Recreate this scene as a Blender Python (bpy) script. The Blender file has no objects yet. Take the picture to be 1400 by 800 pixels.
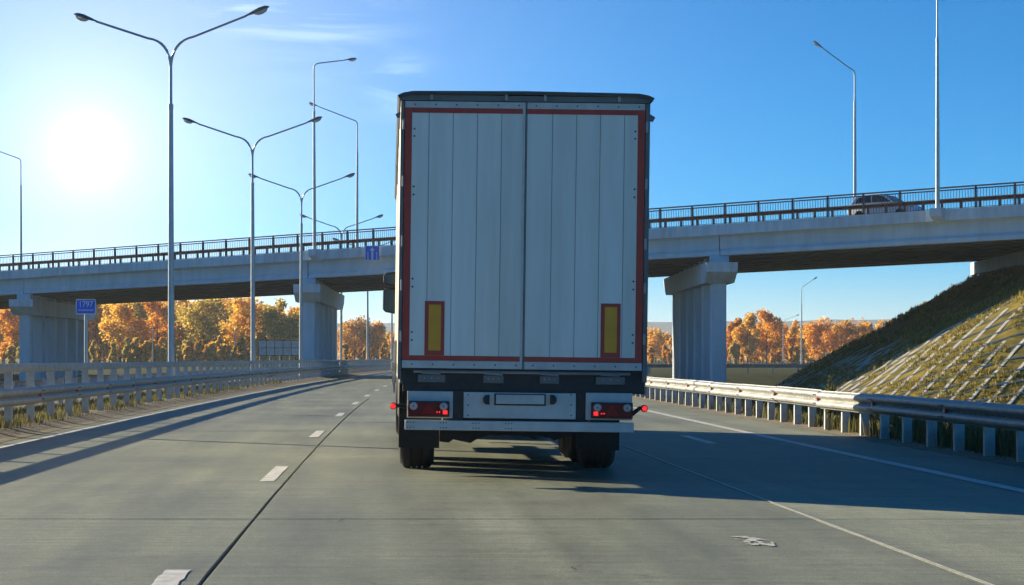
import bpy, bmesh, math, random
from mathutils import Vector, Matrix
random.seed(7)
R = math.radians
SC = bpy.context.scene
COL = SC.collection

# ------------------------------------------------------------------ camera
FPX, VX, VY = 2900.0, 515.0, 490.0          # focal length and principal point, in photo pixels
EYE = 1.25
cam_d = bpy.data.cameras.new('camera')
cam = bpy.data.objects.new('camera', cam_d); COL.objects.link(cam)
cam.location = (0, 0, EYE); cam.rotation_euler = (R(90), 0, 0)
cam_d.sensor_width = 36; cam_d.lens = FPX / 1400 * 36
cam_d.shift_x = (700 - VX) / 1400; cam_d.shift_y = (VY - 400) / 1400
cam_d.clip_start = 0.1; cam_d.clip_end = 20000
SC.camera = cam

# ------------------------------------------------------------------ sky and sun
SUN_AZ, SUN_EL = 47.0, 17.5                   # degrees left of the road, degrees up
w = bpy.data.worlds.new('World'); SC.world = w; w.use_nodes = True
nt = w.node_tree; N = nt.nodes; L = nt.links
bg = N['Background']
sky = N.new('ShaderNodeTexSky'); sky.sky_type = 'NISHITA'; sky.sun_disc = False
sky.sun_elevation = R(SUN_EL); sky.sun_rotation = R(-SUN_AZ)
sky.altitude = 100; sky.air_density = 0.6; sky.dust_density = 0.15; sky.ozone_density = 3.5
hsv = N.new('ShaderNodeHueSaturation'); hsv.inputs['Saturation'].default_value = 1.8
hsv.inputs['Hue'].default_value = 0.5
L.new(sky.outputs[0], hsv.inputs['Color'])
geo = N.new('ShaderNodeNewGeometry')
# sun glow painted into the sky, upper left, away from the sun lamp
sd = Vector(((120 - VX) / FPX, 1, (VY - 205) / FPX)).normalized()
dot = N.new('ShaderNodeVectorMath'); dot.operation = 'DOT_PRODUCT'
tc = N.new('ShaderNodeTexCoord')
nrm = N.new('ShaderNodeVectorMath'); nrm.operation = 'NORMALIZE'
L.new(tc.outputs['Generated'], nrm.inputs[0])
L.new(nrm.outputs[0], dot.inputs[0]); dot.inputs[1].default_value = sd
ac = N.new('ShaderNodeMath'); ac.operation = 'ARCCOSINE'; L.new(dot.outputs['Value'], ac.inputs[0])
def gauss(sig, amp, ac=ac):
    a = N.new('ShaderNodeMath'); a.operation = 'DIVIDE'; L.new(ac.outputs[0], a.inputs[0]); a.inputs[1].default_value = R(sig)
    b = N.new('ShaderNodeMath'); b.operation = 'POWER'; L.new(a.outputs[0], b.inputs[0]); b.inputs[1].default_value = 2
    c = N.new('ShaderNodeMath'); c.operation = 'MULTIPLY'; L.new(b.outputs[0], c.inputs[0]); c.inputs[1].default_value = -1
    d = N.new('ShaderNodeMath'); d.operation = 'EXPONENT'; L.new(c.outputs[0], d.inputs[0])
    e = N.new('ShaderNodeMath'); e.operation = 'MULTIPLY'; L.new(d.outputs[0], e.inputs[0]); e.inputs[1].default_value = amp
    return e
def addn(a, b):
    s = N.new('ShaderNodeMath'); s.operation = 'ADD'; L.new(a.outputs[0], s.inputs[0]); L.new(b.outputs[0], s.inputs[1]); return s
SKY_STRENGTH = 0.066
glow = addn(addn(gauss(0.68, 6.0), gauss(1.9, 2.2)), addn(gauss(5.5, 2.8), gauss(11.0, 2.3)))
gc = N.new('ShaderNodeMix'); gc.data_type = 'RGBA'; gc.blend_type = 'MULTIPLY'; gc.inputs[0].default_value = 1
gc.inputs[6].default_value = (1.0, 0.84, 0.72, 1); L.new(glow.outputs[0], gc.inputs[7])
# thin cirrus wisps
mp = N.new('ShaderNodeMapping'); mp.inputs['Scale'].default_value = (4, 4, 26); mp.inputs['Location'].default_value = (0.35, 0.1, 0.42)
L.new(nrm.outputs[0], mp.inputs[0])
cn = N.new('ShaderNodeTexNoise'); cn.inputs['Scale'].default_value = 2.2; cn.inputs['Detail'].default_value = 7; cn.inputs['Roughness'].default_value = 0.6
cn.inputs['Distortion'].default_value = 0.8
L.new(mp.outputs[0], cn.inputs[0])
cr = N.new('ShaderNodeMapRange'); cr.inputs[1].default_value = 0.45; cr.inputs[2].default_value = 0.75; cr.inputs[3].default_value = 0; cr.inputs[4].default_value = 6.5
L.new(cn.outputs[0], cr.inputs[0])
def from_dir(px, py):
    v = Vector(((px - VX) / FPX, 1, (VY - py) / FPX)).normalized()
    dd = N.new('ShaderNodeVectorMath'); dd.operation = 'DOT_PRODUCT'; L.new(nrm.outputs[0], dd.inputs[0]); dd.inputs[1].default_value = v
    a = N.new('ShaderNodeMath'); a.operation = 'ARCCOSINE'; L.new(dd.outputs['Value'], a.inputs[0]); return a
patch = addn(addn(gauss(1.6, 1.0, from_dir(440, -20)), gauss(0.8, 0.6, from_dir(545, 114))), gauss(0.9, 0.8, from_dir(330, -8)))
crm = N.new('ShaderNodeMath'); crm.operation = 'MULTIPLY'; L.new(cr.outputs[0], crm.inputs[0]); L.new(patch.outputs[0], crm.inputs[1]); cr = crm
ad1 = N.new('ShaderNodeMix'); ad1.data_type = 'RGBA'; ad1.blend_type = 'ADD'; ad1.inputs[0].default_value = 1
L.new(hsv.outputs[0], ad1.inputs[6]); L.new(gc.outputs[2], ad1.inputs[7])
ad2 = N.new('ShaderNodeMix'); ad2.data_type = 'RGBA'; ad2.blend_type = 'ADD'; ad2.inputs[0].default_value = 1
L.new(ad1.outputs[2], ad2.inputs[6]); L.new(cr.outputs[0], ad2.inputs[7])
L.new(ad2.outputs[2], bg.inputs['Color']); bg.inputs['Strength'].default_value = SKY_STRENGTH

sl = bpy.data.lights.new('sun', 'SUN'); sl.energy = 5.0; sl.angle = R(0.5); sl.color = (1.0, 0.86, 0.62)
sun = bpy.data.objects.new('sun', sl); COL.objects.link(sun)
ce = math.cos(R(SUN_EL))
SDIR = Vector((-math.sin(R(SUN_AZ)) * ce, math.cos(R(SUN_AZ)) * ce, math.sin(R(SUN_EL))))   # towards the sun
sun.rotation_euler = (-SDIR).to_track_quat('-Z', 'Y').to_euler()

vs = SC.view_settings
vs.view_transform = 'Standard'; vs.look = 'None'; vs.gamma = 1.0; vs.exposure = 1.05; vs.use_curve_mapping = False
SC.render.engine = 'CYCLES'
SC.cycles.use_denoising = True
SC.cycles.max_bounces = 6; SC.cycles.diffuse_bounces = 3; SC.cycles.glossy_bounces = 3
SC.cycles.transparent_max_bounces = 6; SC.cycles.volume_bounces = 0
SC.cycles.caustics_reflective = False; SC.cycles.caustics_refractive = False

# ------------------------------------------------------------------ materials
MATS = {}
def mat(name, col, rough=0.6, metal=0.0, var=0.12, scale=3.0, bump=0.0, bscale=40.0, island=0.0, emis=None, estr=0.0,
        trans=0.0, spec=0.5, col2=None, objvar=0.0, stretch=(1, 1, 1)):
    if name in MATS: return MATS[name]
    m = bpy.data.materials.new(name); m.use_nodes = True; t = m.node_tree; n = t.nodes; k = t.links
    p = n['Principled BSDF']; p.inputs['Roughness'].default_value = rough; p.inputs['Metallic'].default_value = metal
    p.inputs['Specular IOR Level'].default_value = spec
    g = n.new('ShaderNodeNewGeometry')
    tcn = n.new('ShaderNodeTexCoord')
    mpn = n.new('ShaderNodeMapping'); mpn.inputs['Scale'].default_value = stretch
    k.new(tcn.outputs['Object'], mpn.inputs[0])
    src = mpn.outputs[0]
    nz = n.new('ShaderNodeTexNoise'); nz.inputs['Scale'].default_value = scale; nz.inputs['Detail'].default_value = 6
    nz.inputs['Roughness'].default_value = 0.65
    k.new(src, nz.inputs['Vector'])
    c2 = col2 if col2 else tuple(c * (1 - 2.2 * var) for c in col)
    c1 = tuple(min(1, c * (1 + var)) for c in col)
    mr = n.new('ShaderNodeMapRange'); mr.inputs[1].default_value = 0.3; mr.inputs[2].default_value = 0.7; k.new(nz.outputs[0], mr.inputs[0])
    mx = n.new('ShaderNodeMix'); mx.data_type = 'RGBA'; k.new(mr.outputs[0], mx.inputs[0])
    mx.inputs[6].default_value = (*c2, 1); mx.inputs[7].default_value = (*c1, 1)
    out = mx.outputs[2]
    if island or objvar:
        h = n.new('ShaderNodeHueSaturation'); k.new(out, h.inputs['Color'])
        if island: rnd = g.outputs['Random Per Island']
        else:
            oi = n.new('ShaderNodeObjectInfo'); rnd = oi.outputs['Random']
        amt = island or objvar
        r1 = n.new('ShaderNodeMapRange'); r1.inputs[3].default_value = 1 - amt; r1.inputs[4].default_value = 1 + amt; k.new(rnd, r1.inputs[0])
        k.new(r1.outputs[0], h.inputs['Value'])
        if island:
            r2 = n.new('ShaderNodeMapRange'); r2.inputs[3].default_value = 0.5 - island * 0.06; r2.inputs[4].default_value = 0.5 + island * 0.06
            k.new(rnd, r2.inputs[0]); k.new(r2.outputs[0], h.inputs['Hue'])
        out = h.outputs[0]
    k.new(out, p.inputs['Base Color'])
    rr = n.new('ShaderNodeMapRange'); rr.inputs[3].default_value = max(0.05, rough - 0.08); rr.inputs[4].default_value = min(1, rough + 0.1)
    k.new(nz.outputs[0], rr.inputs[0]); k.new(rr.outputs[0], p.inputs['Roughness'])
    if bump:
        nb = n.new('ShaderNodeTexNoise'); nb.inputs['Scale'].default_value = bscale; nb.inputs['Detail'].default_value = 4; k.new(src, nb.inputs['Vector'])
        b = n.new('ShaderNodeBump'); b.inputs['Strength'].default_value = bump; b.inputs['Distance'].default_value = 0.02
        k.new(nb.outputs[0], b.inputs['Height']); k.new(b.outputs[0], p.inputs['Normal'])
    if emis:
        p.inputs['Emission Color'].default_value = (*emis, 1); p.inputs['Emission Strength'].default_value = estr
    if trans:
        tr = n.new('ShaderNodeBsdfTranslucent'); k.new(out, tr.inputs['Color'])
        ms = n.new('ShaderNodeMixShader'); ms.inputs[0].default_value = trans
        k.new(p.outputs[0], ms.inputs[1]); k.new(tr.outputs[0], ms.inputs[2])
        k.new(ms.outputs[0], n['Material Output'].inputs['Surface'])
    MATS[name] = m
    return m

def concrete_road():
    m = bpy.data.materials.new('road_concrete'); m.use_nodes = True; t = m.node_tree; n = t.nodes; k = t.links
    p = n['Principled BSDF']; p.inputs['Specular IOR Level'].default_value = 0.18
    g = n.new('ShaderNodeNewGeometry')
    def noise(scale, det, st, rg=0.6):
        a = n.new('ShaderNodeMapping'); a.inputs['Scale'].default_value = st; k.new(g.outputs['Position'], a.inputs[0])
        b = n.new('ShaderNodeTexNoise'); b.inputs['Scale'].default_value = scale; b.inputs['Detail'].default_value = det; b.inputs['Roughness'].default_value = rg
        k.new(a.outputs[0], b.inputs['Vector']); return b.outputs[0]
    def ramp(src, a, b, c, d):
        r = n.new('ShaderNodeMapRange'); r.inputs[1].default_value = a; r.inputs[2].default_value = b; r.inputs[3].default_value = c; r.inputs[4].default_value = d
        k.new(src, r.inputs[0]); return r.outputs[0]
    def mul(a, b):
        q = n.new('ShaderNodeMath'); q.operation = 'MULTIPLY'; k.new(a, q.inputs[0]); k.new(b, q.inputs[1]); return q.outputs[0]
    big = ramp(noise(0.35, 5, (1, 0.5, 1)), 0.3, 0.7, 0.70, 1.14)
    brush = ramp(noise(1.0, 4, (0.5, 9, 1)), 0.3, 0.7, 0.80, 1.12)       # transverse brushing
    track = ramp(noise(1.0, 4, (2.2, 0.10, 1), 0.5), 0.35, 0.68, 0.80, 1.06)  # wheel tracks, along the lane
    fine = mul(ramp(noise(60, 3, (1, 0.6, 1), 0.9), 0.3, 0.7, 0.55, 1.45), ramp(noise(9, 6, (1, 0.8, 1), 0.8), 0.3, 0.7, 0.78, 1.2))
    blot = ramp(noise(1.7, 6, (1, 1.6, 1), 0.75), 0.56, 0.72, 1.0, 0.66)     # rubber and oil stains
    crack = ramp(noise(5.0, 8, (0.8, 2.0, 1), 0.8), 0.64, 0.70, 1.0, 0.68)
    v = mul(mul(mul(big, brush), mul(fine, track)), mul(blot, crack))
    oi = n.new('ShaderNodeObjectInfo'); v = mul(v, ramp(oi.outputs['Random'], 0, 1, 0.93, 1.06))
    mx = n.new('ShaderNodeMix'); mx.data_type = 'RGBA'; mx.blend_type = 'MULTIPLY'; mx.inputs[0].default_value = 1
    mx.inputs[6].default_value = (0.275, 0.295, 0.222, 1)
    k.new(v, mx.inputs[7]); k.new(mx.outputs[2], p.inputs['Base Color'])
    k.new(ramp(v, 0.4, 1.2, 0.48, 0.75), p.inputs['Roughness'])
    nb = noise(140, 3, (0.6, 1.4, 1), 0.7)
    b = n.new('ShaderNodeBump'); b.inputs['Strength'].default_value = 0.5; b.inputs['Distance'].default_value = 0.008
    k.new(nb, b.inputs['Height']); k.new(b.outputs[0], p.inputs['Normal'])
    return m
M_ROAD = concrete_road()
M_JOINT = mat('joint_sealant', (0.05, 0.05, 0.045), 0.8)
def worn_paint():
    m = mat('road_paint', (0.62, 0.61, 0.56), 0.6, var=0.2, scale=9, col2=(0.36, 0.36, 0.32))
    return m
M_PAINT = worn_paint()
M_GALV = mat('galvanised_steel', (0.36, 0.365, 0.335), 0.5, 0.25, var=0.16, scale=3, objvar=0.10)
M_GALV2 = mat('galvanised_post', (0.50, 0.53, 0.54), 0.55, 0.35, var=0.12, scale=8)
M_POLE = mat('lamp_pole_zinc', (0.46, 0.49, 0.50), 0.45, 0.5, var=0.08, scale=4)
M_LAMP = mat('lamp_housing', (0.17, 0.18, 0.19), 0.45, 0.2)
M_BOWL = mat('lamp_bowl', (0.75, 0.76, 0.72), 0.25, trans=0.4)
M_RED = mat('reflector_red', (0.45, 0.03, 0.02), 0.3)
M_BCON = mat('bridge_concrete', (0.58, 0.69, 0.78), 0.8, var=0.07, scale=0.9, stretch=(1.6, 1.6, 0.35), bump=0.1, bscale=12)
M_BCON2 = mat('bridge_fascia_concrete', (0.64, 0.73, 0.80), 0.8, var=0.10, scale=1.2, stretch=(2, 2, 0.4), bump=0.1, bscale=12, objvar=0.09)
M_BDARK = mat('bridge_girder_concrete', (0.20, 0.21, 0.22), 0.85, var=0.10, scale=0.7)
M_RAIL = mat('railing_brown_steel', (0.15, 0.088, 0.07), 0.55, 0.2, var=0.25, scale=12)
M_SAND = mat('verge_sand', (0.30, 0.26, 0.19), 0.95, var=0.22, scale=5, bump=0.8, bscale=25, spec=0.05)
M_EARTH = mat('earth_grass', (0.055, 0.058, 0.022), 0.95, var=0.3, scale=0.8, bump=0.6, bscale=3, col2=(0.03, 0.04, 0.014), spec=0.05)
M_SLOPE = mat('slope_earth', (0.24, 0.175, 0.04), 0.95, var=0.3, scale=1.4, bump=1.0, bscale=8, col2=(0.085, 0.085, 0.022), spec=0.05)
M_GRASS = mat('grass_blade', (0.19, 0.155, 0.055), 0.7, island=0.45, trans=0.35, col2=(0.10, 0.11, 0.03), scale=1.5)
M_GRASS2 = mat('dry_slope_grass', (0.36, 0.26, 0.045), 0.7, island=0.4, trans=0.35, col2=(0.18, 0.165, 0.03), scale=0.6)
M_LATT = mat('lattice_concrete', (0.66, 0.64, 0.56), 0.85, var=0.15, scale=5)
M_LITTER = mat('leaf_litter', (0.20, 0.15, 0.085), 0.9, island=0.5)
M_TRUNK = mat('bark', (0.11, 0.085, 0.06), 0.9, var=0.25, scale=4)
M_LEAF = [mat('leaf_orange', (0.82, 0.40, 0.04), 0.6, island=0.3, trans=0.6, scale=0.5),
          mat('leaf_gold', (0.85, 0.50, 0.07), 0.6, island=0.3, trans=0.6, scale=0.5),
          mat('leaf_rust', (0.64, 0.33, 0.05), 0.6, island=0.3, trans=0.55, scale=0.5),
          mat('leaf_olive', (0.62, 0.46, 0.09), 0.6, island=0.3, trans=0.6, scale=0.5)]
M_HILL = mat('hazed_hill_forest', (0.018, 0.05, 0.075), 0.95, var=0.3, scale=0.02)  # blue of distant haze put into the forest colour
# truck
M_TWHITE = mat('trailer_white_panel', (0.76, 0.77, 0.75), 0.38, var=0.05, scale=1.2, col2=(0.64, 0.63, 0.57), stretch=(3, 1, 0.25), objvar=0.06)
M_TFRAME = mat('trailer_white_frame', (0.54, 0.56, 0.56), 0.42, var=0.10, scale=4)
M_TPOST = mat('trailer_post_grey', (0.16, 0.165, 0.17), 0.5, 0.3)
M_SEAM = mat('door_seam_grey', (0.20, 0.21, 0.22), 0.6)
M_TAPE = mat('tape_red', (0.46, 0.04, 0.022), 0.45, var=0.10, scale=6)
M_YELLOW = mat('reflector_yellow', (0.80, 0.34, 0.006), 0.4, var=0.06)
M_TARP = mat('roof_tarp_dark', (0.075, 0.075, 0.075), 0.6, var=0.2, scale=3)
M_CURT = mat('side_curtain_cream', (0.66, 0.60, 0.45), 0.5, var=0.06, scale=1)
M_BLACK = mat('chassis_black', (0.022, 0.022, 0.024), 0.6, var=0.25, scale=8)
M_RUBBER = mat('tyre_rubber', (0.02, 0.02, 0.021), 0.85, var=0.2, scale=20)
M_STEEL = mat('bare_steel', (0.34, 0.34, 0.34), 0.45, 0.6)
M_RIVET = mat('rivet_dark', (0.05, 0.05, 0.055), 0.5)
M_LRED = mat('lamp_red_lens', (0.16, 0.006, 0.006), 0.35, spec=0.25)
M_LTRI = mat('lamp_red_triangle', (0.36, 0.012, 0.012), 0.4, spec=0.2)
M_LCLEAR = mat('lamp_clear_lens', (0.5, 0.42, 0.42), 0.12, spec=0.8)
M_LLIT = mat('lamp_red_lit', (0.6, 0.02, 0.02), 0.2, emis=(1, 0.02, 0.02), estr=0.7)
M_PLATE = mat('plate_pale', (0.5, 0.52, 0.52), 0.4)
M_GLASS = mat('dark_glass', (0.02, 0.025, 0.03), 0.06, spec=0.9)
M_CAB = mat('cab_paint', (0.55, 0.55, 0.53), 0.25, spec=0.6)
M_MIRROR = mat('mirror_glass', (0.045, 0.05, 0.055), 0.04, 1.0, var=0.01)
M_CARPAINT = mat('car_silver_paint', (0.78, 0.79, 0.80), 0.22, 0.0, var=0.02)
M_SIGNBLUE = mat('sign_blue', (0.035, 0.15, 0.80), 0.45, var=0.03)
M_SIGNWHITE = mat('sign_white', (0.80, 0.80, 0.78), 0.45, var=0.03)
M_SIGNBACK = mat('sign_back_aluminium', (0.48, 0.50, 0.52), 0.35, 0.55, objvar=0.10)
M_ASPH = mat('asphalt', (0.06, 0.06, 0.06), 0.9, var=0.15, scale=2)

# ------------------------------------------------------------------ mesh helpers
class MB:
    def __init__(s): s.v = []; s.f = []; s.m = []
    def add(s, vs, fs, mi=0):
        o = len(s.v); s.v += [tuple(v) for v in vs]; s.f += [tuple(i + o for i in f) for f in fs]; s.m += [mi] * len(fs); return s
    def box(s, x0, x1, y0, y1, z0, z1, mi=0):
        return s.add([(x0, y0, z0), (x1, y0, z0), (x1, y1, z0), (x0, y1, z0), (x0, y0, z1), (x1, y0, z1), (x1, y1, z1), (x0, y1, z1)],
                     [(0, 3, 2, 1), (4, 5, 6, 7), (0, 1, 5, 4), (1, 2, 6, 5), (2, 3, 7, 6), (3, 0, 4, 7)], mi)
    def extr(s, poly, axis, a, b, mi=0):
        """poly: list of 2-D points; extruded along axis 'x', 'y' or 'z' from a to b"""
        n = len(poly)
        def P(p, c): return {'x': (c, p[0], p[1]), 'y': (p[0], c, p[1]), 'z': (p[0], p[1], c)}[axis]
        vs = [P(p, a) for p in poly] + [P(p, b) for p in poly]
        fs = [(i, (i + 1) % n, n + (i + 1) % n, n + i) for i in range(n)] + [tuple(range(n))[::-1], tuple(range(n, 2 * n))]
        return s.add(vs, fs, mi)
    def tube(s, pts, rad, n=8, mi=0, caps=True):
        pts = [Vector(p) for p in pts]; rad = rad if isinstance(rad, (list, tuple)) else [rad] * len(pts)
        vs = []; fs = []
        for i, p in enumerate(pts):
            d = (pts[min(i + 1, len(pts) - 1)] - pts[max(i - 1, 0)]).normalized()
            up = Vector((0, 0, 1)) if abs(d.z) < 0.9 else Vector((0, 1, 0))
            a = d.cross(up).normalized(); b = d.cross(a).normalized()
            for j in range(n):
                t = 2 * math.pi * j / n
                vs.append(p + a * (rad[i] * math.cos(t)) + b * (rad[i] * math.sin(t)))
        for i in range(len(pts) - 1):
            for j in range(n):
                fs.append((i * n + j, i * n + (j + 1) % n, (i + 1) * n + (j + 1) % n, (i + 1) * n + j))
        if caps: fs += [tuple(range(n))[::-1], tuple(range((len(pts) - 1) * n, len(pts) * n))]
        return s.add(vs, fs, mi)
    def lathe(s, prof, axis='x', n=28, mi=0, c=(0, 0, 0)):
        """prof: (offset along axis, radius)"""
        vs = []; fs = []
        for (o, r) in prof:
            for j in range(n):
                t = 2 * math.pi * j / n; a, b = r * math.cos(t), r * math.sin(t)
                v = {'x': (o, a, b), 'y': (a, o, b), 'z': (a, b, o)}[axis]
                vs.append((v[0] + c[0], v[1] + c[1], v[2] + c[2]))
        for i in range(len(prof) - 1):
            for j in range(n): fs.append((i * n + j, i * n + (j + 1) % n, (i + 1) * n + (j + 1) % n, (i + 1) * n + j))
        fs += [tuple(range(n))[::-1], tuple(range((len(prof) - 1) * n, len(prof) * n))]
        return s.add(vs, fs, mi)
    def mesh(s, name, mats, smooth=None):
        me = bpy.data.meshes.new(name); me.from_pydata(s.v, [], s.f)
        for m in (mats if isinstance(mats, (list, tuple)) else [mats]): me.materials.append(m)
        me.polygons.foreach_set('material_index', s.m)
        bm = bmesh.new(); bm.from_mesh(me); bmesh.ops.recalc_face_normals(bm, faces=bm.faces); bm.to_mesh(me); bm.free()
        if smooth is not None: me.shade_smooth() if smooth == 'all' else me.shade_smooth(); 
        if smooth not in (None, 'all'): me.set_sharp_from_angle(angle=R(smooth))
        return me
def link(name, me, parent=None, loc=(0, 0, 0), rot=(0, 0, 0), scale=None):
    o = bpy.data.objects.new(name, me); COL.objects.link(o); o.location = loc; o.rotation_euler = rot
    if scale: o.scale = scale
    if parent: o.parent = parent
    return o
def build(mb, name, mats, parent=None, loc=(0, 0, 0), rot=(0, 0, 0), smooth=None, bevel=0):
    o = link(name, mb.mesh(name, mats, smooth), parent, loc, rot)
    if bevel:
        b = o.modifiers.new('bevel', 'BEVEL'); b.width = bevel; b.segments = 2; b.limit_method = 'ANGLE'; b.angle_limit = R(40)
    return o
def empty(name, loc=(0, 0, 0), rotz=0, label=None, cat=None, group=None):
    o = bpy.data.objects.new(name, None); COL.objects.link(o); o.location = loc; o.rotation_euler = (0, 0, rotz); o.empty_display_size = 0.2
    if name == 'street_lamp': o.rotation_euler.x = random.uniform(-.004, .004); o.rotation_euler.y = random.uniform(-.004, .004)
    return tag(o, label, cat, group)
def tag(o, label=None, cat=None, group=None, kind=None):
    if label: o['label'] = label
    if cat: o['category'] = cat
    if group: o['group'] = group
    if kind: o['kind'] = kind
    return o
def copy_tree(o, parent=None):
    c = o.copy(); COL.objects.link(c); c.parent = parent
    for ch in o.children: copy_tree(ch, c)
    return c
def text_mesh(txt, size, extr, m, name):
    cu = bpy.data.curves.new(name, 'FONT'); cu.body = txt; cu.size = size; cu.extrude = extr; cu.align_x = 'CENTER'; cu.align_y = 'CENTER'
    tmp = bpy.data.objects.new('tmp', cu); COL.objects.link(tmp)
    dg = bpy.context.evaluated_depsgraph_get(); me = bpy.data.meshes.new_from_object(tmp.evaluated_get(dg))
    bpy.data.objects.remove(tmp); bpy.data.curves.remove(cu); me.materials.clear(); me.materials.append(m); me.name = name
    return me
def curve(y): return y * abs(y) / 5740.0 if y > 0 else 0.0       # the road bends gently to the right
def heading(y): return -math.atan(max(0, y) / 2870.0)
def at(px, py, d): return Vector(((px - VX) / FPX * d, d, EYE + (VY - py) / FPX * d))

# ------------------------------------------------------------------ ground
def smooth01(t): t = max(0, min(1, t)); return t * t * (3 - 2 * t)
def ground_z(X, Y):
    xr = X - curve(min(Y, 320))
    far = smooth01((Y - 158) / 18)
    if xr > 8.0: z = -0.03 - 1.20 * smooth01((xr - 8.2) / 4.5) * (1 - far)
    elif xr < -20.5: z = -0.05 - 0.5 * smooth01((-20.5 - xr) / 5) * (1 - far)
    else: z = -0.08
    return z
def grid_mesh(xs_of, ys, zf, name, m):
    nx = len(xs_of(ys[0])); V = []; F = []
    for Y in ys:
        for X in xs_of(Y): V.append((X, Y, zf(X, Y)))
    for j in range(len(ys) - 1):
        for i in range(nx - 1): F.append((j * nx + i, j * nx + i + 1, (j + 1) * nx + i + 1, (j + 1) * nx + i))
    mb = MB(); mb.add(V, F); return mb.mesh(name, m, 'all')
rel = [-3600, -2000, -900, -300, -120, -60, -40, -30, -25.5, -23, -20.5, -14, -9, -5, 0, 7.7, 8.2, 9.2, 10.2, 11.2, 12.0, 12.7, 16, 22, 30, 45, 60, 120, 300, 900, 2000, 3600]
ys = list(range(-40, 340, 4)) + [360, 400, 460, 540, 700, 1000, 1600, 3000, 4400]
tag(link('ground', grid_mesh(lambda Y: [r + curve(min(Y, 320)) for r in rel], ys, ground_z, 'ground', M_EARTH)), kind='structure')

# ------------------------------------------------------------------ road
def strip(mb, x0, x1, y0, y1, z, step=6.0, z1=None, mi=0, th=None):
    """a flat strip that follows the road, x relative to the road axis"""
    n = max(1, int(math.ceil((y1 - y0) / step))); z1 = z if z1 is None else z1
    V = []; F = []
    for i in range(n + 1):
        y = y0 + (y1 - y0) * i / n; c = curve(y)
        V += [(x0 + c, y, z), (x1 + c, y, z1)]
    for i in range(n): F.append((2 * i, 2 * i + 1, 2 * i + 3, 2 * i + 2))
    return mb.add(V, F, mi)
XL, X1, X2, XR = -5.75, -1.0, 3.36, 7.3
SL0, NSL, SLEN = 6.5, 12, 5.0
SL1 = SL0 + NSL * SLEN
mb = MB(); strip(mb, XL, XR, SL1, 300, 0.0); strip(mb, XL, XR, -12, SL1, -0.016, mi=1); strip(mb, XL, XR, -12, SL0 - 0.01, 0.0)
road = tag(build(mb, 'road', [M_ROAD, M_JOINT]), kind='structure')
for j in range(NSL):
    for (a, b) in ((XL, X1), (X1, X2), (X2, XR)):
        y0 = SL0 + j * SLEN + 0.004; y1 = SL0 + (j + 1) * SLEN - 0.004
        ga = 0.008 if a == X1 else 0.007; gb = 0.008 if b == X1 else 0.007
        dz = random.uniform(-0.0015, 0.0015)
        c0, c1 = curve(y0), curve(y1); e = 0.006
        A = a + ga; B = b - gb
        n = 6; out = []                                      # slightly uneven, chipped edges
        for k in range(n): yy = y0 + (y1 - y0) * k / n; out.append((A + curve(yy) + random.uniform(0, 0.007), yy))
        for k in range(n): out.append((A + c1 + (B - A) * k / n, y1 - random.uniform(0, 0.003)))
        for k in range(n): yy = y1 - (y1 - y0) * k / n; out.append((B + curve(yy) - random.uniform(0, 0.007), yy))
        for k in range(n): out.append((B + c0 - (B - A) * k / n, y0 + random.uniform(0, 0.003)))
        m = len(out); cx_, cy_ = (A + B) / 2 + (c0 + c1) / 2, (y0 + y1) / 2
        def inn(p): return (p[0] + (e if p[0] < cx_ - 1 else -e if p[0] > cx_ + 1 else 0), p[1] + (e if p[1] < y0 + 0.01 else -e if p[1] > y1 - 0.01 else 0))
        V = [(x, y, -0.015) for x, y in out] + [(x, y, -0.005 + dz) for x, y in out] + [(*inn(p), dz) for p in out]
        F = [(k, (k + 1) % m, m + (k + 1) % m, m + k) for k in range(m)] + [(m + k, m + (k + 1) % m, 2 * m + (k + 1) % m, 2 * m + k) for k in range(m)] + [tuple(range(2 * m, 3 * m))]
        mb = MB()
        mb.add(V, F); build(mb, 'slab', M_ROAD, road)
ZP = 0.005
def mark(name, x0, x1, y0, y1): mb = MB(); strip(mb, x0, x1, y0, y1, ZP, 4.0); return build(mb, name, M_PAINT, road)
mark('edge_line', -5.46, -5.36, 5, 290); mark('edge_line', 5.93, 6.09, 5, 290)
mark('joint_filler', X2 - 0.011, X2 + 0.013, 6, 75)
for i in range(20):
    c = 11.0 + 12 * i
    mb = MB(); x0, x1 = -1.27, -1.12
    # a ragged worn dash
    pts = []; n = 24
    for k in range(n + 1):
        y = c - 1.5 + 3.0 * k / n; pts.append((x0 - random.uniform(-0.008, 0.008) + curve(y), y))
    for k in range(n, -1, -1):
        y = c - 1.5 + 3.0 * k / n; pts.append((x1 + random.uniform(-0.008, 0.008) + curve(y), y))
    mb.add([(p[0], p[1], ZP) for p in pts], [(k, k + 1, 2 * n - k, 2 * n + 1 - k) for k in range(n)])
    build(mb, 'lane_dash', M_PAINT, road)
for c in (32.7, 44.7, 56.7): mark('lane_dash', 4.68, 4.83, c - 1.6, c + 1.6)
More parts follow.
